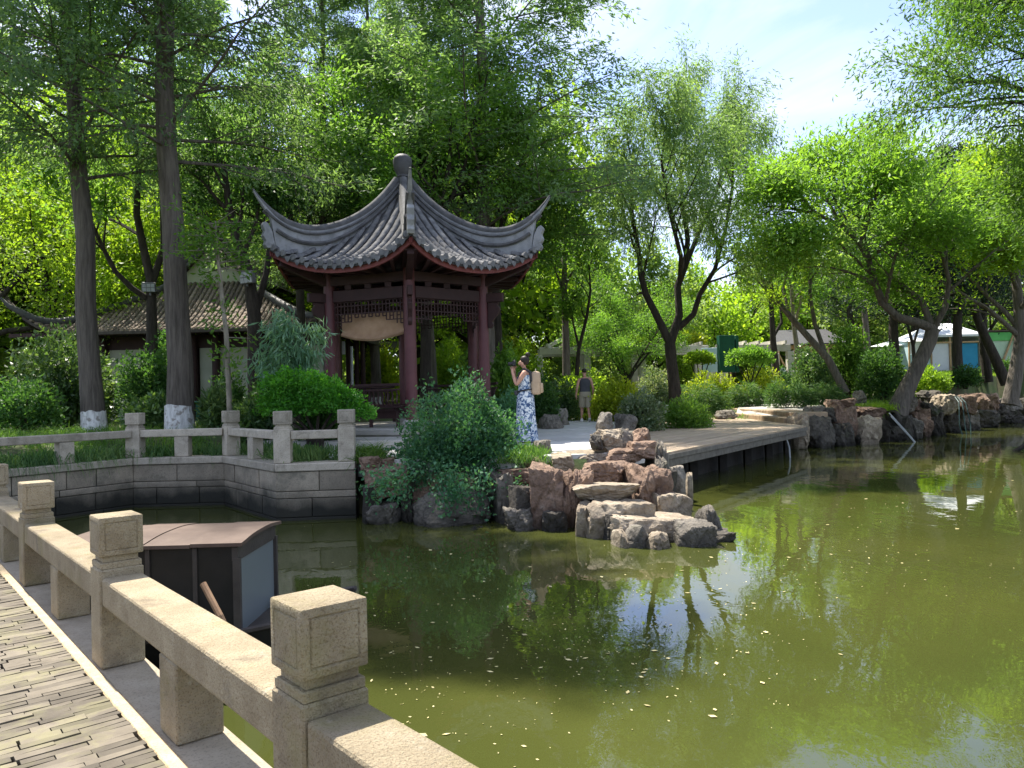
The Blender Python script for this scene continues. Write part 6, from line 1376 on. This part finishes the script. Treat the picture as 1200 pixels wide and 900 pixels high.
# --- willow
def path(pts, d, org): return [P(x, y, d+dd)-org for x, y, dd in pts]
wl = G(792, 470, 27.5); org = Vector(wl); g = Grow(61)
tr = path([(792, 474, 0), (790, 450, 0), (787, 425, 0), (785, 402, 0)], 27.5, org); g.mb.tube(tr, [.25, .22, .20, .20], 12, cap=False)
WC = [dict(n=6, w=.08, up=.10, kids=9, ang=.55, len=.5, start=.35, rr=.5), dict(n=5, w=.12, up=.02, kids=6, ang=.7, len=.5, start=.2, rr=.5), dict(n=4, w=.12, up=-.18, anch=4)]
for pts, r0, r1, seed in (([(785, 402, 0), (772, 375, 0), (757, 345, -.1), (751, 322, -.2), (748, 290, -.3), (741, 255, -.4), (739, 215, -.5), (742, 175, -.5)], .15, .04, 1),
                    ([(786, 402, 0), (796, 370, .2), (794, 335, .3), (803, 312, .4), (806, 280, .5), (800, 240, .6), (797, 200, .8), (806, 150, .8), (812, 115, .8)], .16, .03, 2),
                    ([(795, 385, .1), (813, 368, 0), (820, 345, -.2), (838, 315, -.5), (850, 270, -.9), (858, 220, -1.2), (860, 170, -1.2)], .12, .03, 3),
                    ([(803, 312, .4), (818, 275, 1.0), (838, 230, 1.8), (850, 185, 2.2), (848, 140, 2.4)], .10, .02, 4), ([(797, 330, .3), (798, 300, -.8), (785, 250, -1.8), (775, 190, -2.2), (782, 140, -2.2)], .10, .02, 5)):
    q = path(pts, 27.5, org); g.along(q, r0, 0, WC, r1)
g.mb.tube(path([(757, 345, -.1), (750, 343, -.2), (746, 346, -.2)], 27.5, org), [.05, .04, .03], 6)
A = np.array(g.a); keep = A[:, 2] > 2.2; A = A[keep]; Dd = np.array(g.d)[keep]
V = [sprays(A, Dd, 34, .26, .17, .034, NR(6), .5, .1, .9, along=.2)]
r = NR(9); hang = A[r.rand(len(A)) < .75]                                  # hanging withies
for s_ in range(6): V.append(sprays(hang+np.array([0, 0, -.12*s_])+r.normal(0, .03, hang.shape), np.tile([0, 0, -1.], (len(hang), 1)), 5, .07, .16, .030, r, .45, .1, .3))
t = tree_obj('willow_tree', tuple(wl), 'tall grey green willow with a dark forked trunk in the middle right', 'tree', None, g, quads_mesh('crown', np.concatenate(V)), 'bark_dark', 'lf_willow')
q = MB(); n = 14; q.grid([[(.262*math.cos(2*math.pi*j/n), .262*math.sin(2*math.pi*j/n), z+(.07*math.sin(j*2.7) if z > .3 else 0)) for j in range(n+1)] for z in (-.1, .2, .5)]).build('lime_wash', M['lime'], t, smooth=70, world=False)

# --- the spreading tree with the leaning trunk
sl = G(1052, 478, 26); sl.z -= .05; org = Vector(sl); g = Grow(71)
g.mb.tube(path([(1050, 486, 0), (1056, 470, 0), (1068, 445, 0), (1080, 420, 0), (1090, 398, 0), (1093, 385, 0)], 26, org), [.38, .30, .25, .23, .22, .21], 12, cap=False)
SC = [dict(n=6, w=.09, up=.03, kids=10, ang=.6, len=.55, start=.25, rr=.5), dict(n=5, w=.12, up=-.02, kids=6, ang=.7, len=.52, start=.2, rr=.5, planar=1), dict(n=3, w=.12, up=-.05, anch=4)]
LIMBS = (([(1093, 385, 0), (1075, 378, -.1), (1052, 372, -.2), (1034, 355, -.3), (1025, 330, -.4), (1018, 305, -.6), (1005, 282, -.9), (985, 264, -1.1), (955, 250, -1.3), (925, 244, -1.5), (898, 242, -1.7)], .17, .03),
         ([(1091, 380, 0), (1080, 352, .2), (1052, 330, .3), (1030, 318, .2)], .13, .05),
         ([(1018, 305, -.6), (1010, 270, -.3), (1005, 235, 0), (1008, 205, .2), (1000, 180, .3)], .09, .02), ([(1008, 285, -.8), (1020, 250, -1.4), (1032, 215, -1.9), (1050, 190, -2.2)], .08, .02),
         ([(985, 264, -1.1), (970, 235, -.6), (960, 210, -.2), (955, 190, 0)], .06, .015), ([(1094, 385, 0), (1108, 360, -.3), (1112, 330, -.6), (1105, 300, -.9), (1092, 265, -1.2), (1085, 230, -1.4)], .12, .02),
         ([(1052, 330, .3), (1060, 300, 1.0), (1075, 265, 1.6), (1095, 240, 2.0)], .08, .02), ([(955, 250, -1.3), (935, 225, -1.8), (912, 212, -2.1)], .05, .012),
         ([(1105, 300, -.9), (1125, 270, -.6), (1145, 245, -.4)], .06, .015), ([(1018, 305, -.6), (1040, 285, -2.0), (1070, 270, -2.8), (1110, 262, -3.2)], .07, .015), ([(985, 264, -1.1), (960, 270, -2.2), (925, 275, -2.8)], .05, .012))
for pts, r0, r1 in LIMBS: g.along(path(pts, 26, org), r0, 0, SC, r1)
A = np.array(g.a); keep = A[:, 2] > 2.9; V = sprays(A[keep], np.array(g.d)[keep], 15, .55, .18, .062, NR(7), .6, 1.0, .15, zf=.5)
tree_obj('spreading_tree', tuple(sl), 'spreading bright green tree leaning over the right bank with a forked grey trunk', 'tree', None, g, quads_mesh('crown', V), 'bark', 'lf_spread')

# --- slender leaning tree and companions left of it
def slim(base, d, limbs, label, leaf, seed, k=22, name='slender_tree', bark='bark', Ln=.16, Wd=.06, minz=2.5, cfgv=None, rad=.16, flat=.8):
    b = G(*base, d); b.z -= .05; org = Vector(b); g = Grow(seed)
    cf = cfgv or [dict(n=5, w=.1, up=.05, kids=6, ang=.7, len=.5, start=.45, rr=.5), dict(n=4, w=.13, up=.0, kids=5, ang=.75, len=.5, start=.2, rr=.5), dict(n=3, w=.15, up=-.03, anch=3)]
    for pts, r0, r1 in limbs: g.along(path(pts, d, org), r0, 0, cf, r1)
    A = np.array(g.a); keep = A[:, 2] > minz
    return tree_obj(name, tuple(b), label, 'tree', None, g, quads_mesh('crown', sprays(A[keep], np.array(g.d)[keep], k, rad, Ln, Wd, NR(seed), .7, flat, .2)), bark, leaf)
slim((991, 458), 29, [([(991, 460, 0), (970, 420, 0), (950, 398, 0), (925, 370, 0), (905, 345, 0), (893, 325, 0), (880, 300, 0)], .17, .05), ([(966, 412, 0), (955, 380, .2), (949, 345, .3), (951, 305, .4), (955, 270, .5)], .10, .03),
                      ([(925, 370, 0), (918, 340, .5), (925, 305, .9), (935, 275, 1.1)], .07, .02)], 'thin tree leaning left out of the dark glossy bush', 'lf_bright', 81)
slim((939, 447), 33, [([(942, 450, 0), (935, 415, 0), (930, 380, 0), (928, 340, 0), (918, 300, 0)], .15, .04), ([(930, 380, 0), (940, 350, .3), (948, 320, .4)], .06, .02)], 'upright pale trunk right of the round clipped crowns', 'lf_mid', 82, bark='bark_pale')
slim((908, 437), 38, [([(910, 440, 0), (906, 400, 0), (904, 360, 0), (900, 320, 0), (890, 285, 0)], .19, .05), ([(906, 395, 0), (916, 378, .3), (914, 355, .4), (920, 330, .4)], .09, .03)], 'dark crooked trunk standing before the grey kiosk', 'lf_mid', 83, bark='bark_dark')
slim((1016, 375), 45, [([(1018, 430, 0), (1014, 375, 0), (1008, 320, 0), (1004, 280, 0)], .22, .08)], 'pale straight trunk far behind the spreading tree', 'lf_far', 84, Ln=.3, Wd=.15)
slim((1075, 430), 36, [([(1072, 432, 0), (1070, 405, 0), (1062, 375, 0), (1060, 345, 0)], .10, .04), ([(1070, 405, 0), (1076, 385, 0), (1074, 360, 0)], .07, .03)], 'thin dark trunk in front of the narrow pale blue tent', 'lf_dark', 85, bark='bark_dark', minz=3.5)

slim((178, 425), 21.5, [([(178, 430, 0), (178, 380, 0), (177, 330, 0), (168, 290, 0), (160, 250, 0), (163, 190, 0), (150, 120, 0), (150, 40, 0)], .17, .04), ([(177, 335, 0), (192, 290, .3), (190, 240, .5), (200, 160, .8), (195, 60, 1)], .11, .03),
                       ([(176, 352, 0), (155, 338, -.3), (135, 318, -.6), (118, 285, -1), (100, 245, -1.4), (80, 200, -1.6)], .09, .03)],
     'dark forked tree with several stems in front of the hall roof', 'lf_mid', 87, bark='bark_dark', minz=5.6, k=16, Ln=.17, Wd=.08)
slim((663, 440), 31, [([(664, 440, 0), (663, 390, 0), (661, 330, 0), (663, 270, 0), (668, 215, 0)], .17, .05), ([(662, 345, 0), (650, 315, .3), (640, 285, .5)], .06, .02), ([(662, 335, 0), (676, 310, -.3), (688, 275, -.5)], .06, .02)],
     'straight grey trunked tree in front of the cream pergola', 'lf_mid', 88, bark='bark', minz=4.6, k=14)
slim((676, 440), 30.5, [([(676, 440, 0), (678, 410, 0), (688, 370, 0), (692, 340, 0), (690, 310, 0)], .09, .03), ([(678, 405, 0), (672, 380, 0), (668, 350, .4)], .06, .02)],
     'thin forked tree right beside the straight grey trunk before the pergola', 'lf_mid', 89, bark='bark_dark', minz=4.0, k=14)
slim((300, 471), 18.6, [([(301, 473, 0), (299, 420, 0), (298, 370, 0), (291, 320, 0), (278, 285, 0), (268, 240, 0), (262, 190, 0)], .22, .06), ([(298, 372, 0), (312, 320, .3), (318, 270, .5), (328, 220, .7)], .10, .03), ([(284, 300, 0), (300, 262, -.3), (305, 225, -.5)], .07, .02)],
     'dark trunked tree just left of the bamboo and the pavilion', 'lf_dark', 90, bark='bark_dark', minz=5.2, k=20, Ln=.13, Wd=.06)
# --- dark conifers
def conifer(seed, Hh, reach, z0, r0=.24):
    g = Grow(seed); R = g.r; tr = [Vector((0, 0, -.2))]+[Vector((R.gauss(0, .05), R.gauss(0, .05), Hh*i/8)) for i in range(1, 9)]; g.mb.tube(tr, [r0*(1.1-.95*i/8) for i in range(9)], 9, cap=False)
    cf = [dict(n=4, w=.10, up=.02, kids=7, ang=.8, len=.45, start=.2, rr=.5), dict(n=3, w=.15, up=.02, anch=4)]
    for i in range(46):
        f = ((i+R.random())/46); z = z0+(Hh-z0)*f; az = i*2.399; L_ = reach*(1-f)**.7*R.uniform(.6, 1.1)+.3; el = R.uniform(-.05, .4)
        g.limb(Vector((0, 0, z)), Vector((math.cos(az)*math.cos(el), math.sin(az)*math.cos(el), math.sin(el))), L_, .05, 0, cf)
    return g, quads_mesh('crown', sprays(g.a, g.d, 11, .16, .17, .05, NR(seed), .7, 0, 0))
CN1 = conifer(91, 10.5, 2.6, 3.3); CN2 = conifer(92, 12, 2.8, 3.8)
for i, (pr, px, d, sc, rz, lean, lb) in enumerate(((CN1, 1048, 36, 1.0, 0, 0, 'dark conifer with a straight black trunk left of the tent roof'), (CN2, 1123, 35, .9, 1, 0, 'dark conifer whose trunk stands in front of the blue tent door'),
                                             (CN1, 1177, 35.5, .95, 2, -.40, 'dark conifer with a trunk leaning left, right of the tent'), (CN2, 1157, 36.5, .88, 3, -.04, 'dark conifer with a slim trunk between the tent and the leaning one'),
                                             (CN2, 1000, 50, 1.05, 4, 0, 'dark conifer top standing behind the spreading crown on the left'), (CN1, 1075, 48, 1.25, 5, 0, 'dark conifer top behind the middle of the spreading crown'),
                                             (CN2, 1110, 47, 1.1, 2.5, 0, 'pointed dark conifer behind the right of the spreading crown'), (CN1, 1195, 44, 1.15, 1.5, 0, 'dark conifer behind the pale green booth'), (CN2, 1240, 38, 1.0, 3.5, 0, 'dark conifer beyond the last tree at the right edge'))):
    t = plant(pr, CA, 'conifer_tree', px, 430, d, lb, rz, sc, 'lf_conifer'); t.rotation_euler = (0, lean, rz) if not lean else Matrix.Rotation(lean, 3, 'Y').to_euler()

# --- last tree on the right with its overhanging crown
e = [dict(n=6, w=.09, up=.02, kids=11, ang=.65, len=.5, start=.25, rr=.5), dict(n=5, w=.12, up=-.03, kids=6, ang=.7, len=.5, start=.2, rr=.5), dict(n=4, w=.12, up=-.10, anch=4)]
slim((1187, 468), 27, [([(1183, 474, 0), (1190, 440, 0), (1196, 400, 0), (1194, 360, 0), (1190, 320, 0), (1197, 270, 0), (1205, 220, 0), (1200, 190, 0)], .27, .05),
                      ([(1200, 255, 0), (1180, 235, -.6), (1160, 225, -1.0), (1145, 228, -1.2)], .08, .02), ([(1192, 330, 0), (1178, 300, -.3), (1165, 285, -.5)], .06, .015), ([(1196, 300, 0), (1215, 270, .3), (1240, 250, .5)], .08, .02),
                      ([(1203, 230, 0), (1225, 200, -.3), (1250, 190, -.6)], .07, .02), ([(1200, 215, 0), (1175, 200, .8), (1150, 195, 1.4)], .06, .02)],
     'dark trunked tree standing on the bank at the right edge of the view', 'lf_bright', 95, k=26, name='slender_tree', Ln=.15, Wd=.05, minz=3.6, cfgv=e, rad=.28, flat=.3)
bo = Vector((16.9, 18.8, .75)); g = Grow(96)
def w_(x, y, z): return Vector((x, y, z))-bo
for pts, r0, r1 in (([w_(16.9, 18.8, .5), w_(16.7, 18.7, 2.6), w_(16.2, 18.5, 4.8), w_(15.6, 18.2, 6.8), w_(15.0, 18.0, 8.8), w_(14.6, 17.8, 10.8), w_(14.4, 17.8, 12.4)], .30, .05),
                    ([w_(15.9, 18.3, 5.8), w_(14.4, 18.0, 7.4), w_(12.6, 17.6, 8.3), w_(11.2, 17.4, 8.7), w_(10.0, 17.2, 8.6)], .12, .02), ([w_(15.2, 18.1, 8.2), w_(13.8, 17.7, 9.7), w_(12.2, 17.4, 10.4), w_(10.6, 17.1, 10.5)], .10, .02),
                    ([w_(15.7, 18.2, 6.4), w_(14.6, 17.2, 7.2), w_(13.2, 16.4, 7.4), w_(12.0, 15.9, 7.1)], .09, .02), ([w_(16.3, 18.5, 4.6), w_(15.2, 18.3, 6.0), w_(13.7, 18.1, 6.7), w_(12.6, 17.9, 6.6)], .09, .02),
                    ([w_(14.8, 17.9, 9.8), w_(13.4, 18.6, 11.2), w_(11.8, 19.0, 11.8)], .08, .02), ([w_(15.4, 18.2, 7.4), w_(16.8, 18.6, 9.0), w_(18.3, 18.9, 9.8)], .09, .02), ([w_(15.6, 18.2, 6.6), w_(16.4, 17.0, 8.0), w_(16.9, 15.6, 8.6)], .09, .02)):
    g.along(pts, r0, 0, e, r1)
A = np.array(g.a); keep = A[:, 2] > 3.6
tree_obj('overhanging_tree', tuple(bo), 'tall tree outside the right edge whose feathery foliage hangs into the top corner', 'tree', None, g, quads_mesh('crown', sprays(A[keep], np.array(g.d)[keep], 26, .24, .13, .036, NR(96), .6, .3, .45, along=.2)), 'bark_dark', 'lf_mid')

# --- grass: liriope hanging over the coping, lawn, tufts
def blades(name, pts, dirs, h, w, k, label, leaf, seed, droop=.9, spread=.55, rad=.08):
    r = NR(seed); A = rep(pts, k)+r.normal(0, rad, (len(pts)*k, 3))*np.array([1, 1, .1]); D = norm(rep(dirs, k)+r.normal(0, spread, (len(pts)*k, 3))); n = len(A)
    hh = (h*r.uniform(.6, 1.25, n))[:, None]; sd_ = norm(np.cross(D, r.normal(0, 1, (n, 3))))*w*.5; m1 = A+D*hh*.55; D2 = D.copy(); D2[:, 2] -= droop; tip = m1+norm(D2)*hh*.6
    V = np.concatenate([np.stack([A-sd_, A+sd_, m1+sd_*.9, m1-sd_*.9], 1), np.stack([m1-sd_*.9, m1+sd_*.9, tip+sd_*.12, tip-sd_*.12], 1)])
    o = link(name, quads_mesh(name, V), M[leaf]); tag(o, label, 'grass', None, 'stuff'); return o
pts = []; drs = []; rg = random.Random(33)
for i, (a, b, dens) in enumerate(((mid0, bl[1], 34), (bl[1], bl[2], 16), (bl[2], bl[3], 16), (bl[3], bl[4], 8))):
    L_ = (b-a).length; n_ = Vector((-(b-a).y, (b-a).x, 0)).normalized()
    for j in range(int(L_*dens*1.3)):
        f = rg.random()
        if i == 1 and .42 < f < .55: continue
        o_ = rg.uniform(.10, .6) if i < 2 else rg.uniform(.25, .6); p = a.lerp(b, f)+n_*o_; pts.append((p.x, p.y, .86)); drs.append((-n_.x*.9, -n_.y*.9, .8) if i < 2 else (0, 0, 1))
blades('hanging_grass', pts, drs, .42, .012, 26, 'dark strap leafed grass hanging over the coping behind the far railing', 'lf_lily', 5, droop=1.9)
pts = [(x, y, H(x, y)) for x, y in [(rg.uniform(-11, -3.2), rg.uniform(13.6, 17.5)) for _ in range(520)] if sdf(np.array([x]), np.array([y]))[0] > .7 and not inpoly(x, y, TER)]
blades('ground_cover', pts, [(0, 0, 1)]*len(pts), .26, .012, 16, 'patchy green ground cover below the washed trees', 'lf_ground', 6, rad=.14)
pts = [tuple(P(rg.uniform(417, 446), 540, rg.uniform(12.0, 12.6))) for _ in range(26)]; pts = [(x, y, .86) for x, y, z in pts]
blades('grass_tuft', pts, [(0, 0, 1)]*len(pts), .34, .012, 30, 'green grass tuft between the end railing post and the landing', 'lf_ground', 7)
pts = [tuple(P(rg.uniform(588, 632), 530, rg.uniform(11.7, 13.0))) for _ in range(46)]; pts = [(x, y, .80) for x, y, z in pts]
blades('long_grass', pts, [(.35, -.25, 1)]*len(pts), .40, .011, 26, 'green long grass arching over the rocks by the woman', 'lf_ground', 8, droop=1.4)
pts = []
for _ in range(1500):
    px_ = rg.uniform(1062, 1260); d = rg.uniform(26.5, 41); p = G(px_, 450, d)
    if sdf(np.array([p.x]), np.array([p.y]))[0] > .9: pts.append(tuple(p))
blades('lawn_grass', pts, [(0, 0, 1)]*len(pts), .20, .016, 22, 'sunlit lawn grass on the right bank', 'lf_bright', 9, rad=.22)
pts = [tuple(G(rg.uniform(1008, 1045), 470, rg.uniform(25.3, 26.6))) for _ in range(80)]
blades('bank_grass', pts, [(0, -.3, 1)]*len(pts), .28, .014, 24, 'bright grass tuft on the bank left of the leaning trunk', 'lf_bright', 10, rad=.12)
pts = []
for _ in range(1300):
    px_ = rg.uniform(600, 1200); d = rg.uniform(27, 44); p = G(px_, 450, d)
    if sdf(np.array([p.x]), np.array([p.y]))[0] > .9 and not inpoly(p.x, p.y, pth) and not inpoly(p.x, p.y, TER): pts.append(tuple(p))
blades('bed_cover', pts, [(0, 0, 1)]*len(pts), .26, .02, 16, 'low mixed green planting covering the beds behind the path', 'lf_mid', 11, rad=.25)

# --- floating leaves on the pond
r = NR(77); n = 1150; V = []
while len(V) < n:
    px_, py_ = r.uniform(330, 1200), r.uniform(515, 900); q = Pz(px_, py_, .006)
    if sdf(np.array([q.x]), np.array([q.y]))[0] > -.25 or (q-C0).dot(UN) < .45: continue
    cl = math.sin(q.x*1.3+.6)*math.cos(q.y*1.1)+math.sin(q.x*.5-q.y*.7)
    if r.rand() > .35+.4*cl: continue
    big_ = r.rand() < .10; s = (r.uniform(.011, .026) if big_ else r.uniform(.003, .009))*(1+.03*q.y); a = r.uniform(0, 6.28); c, s2 = math.cos(a), math.sin(a); w = s*r.uniform(.35, .8)
    z = .004; V.append([(q.x-c*s, q.y-s2*s, z), (q.x+s2*w, q.y-c*w, z+.002), (q.x+c*s, q.y+s2*s, z+.003), (q.x-s2*w, q.y+c*w, z)])
tag(link('floating_leaves', quads_mesh('floating_leaves', np.array(V)), M['litter']), 'pale fallen leaves and petals floating over the pond', 'leaves', None, 'stuff')
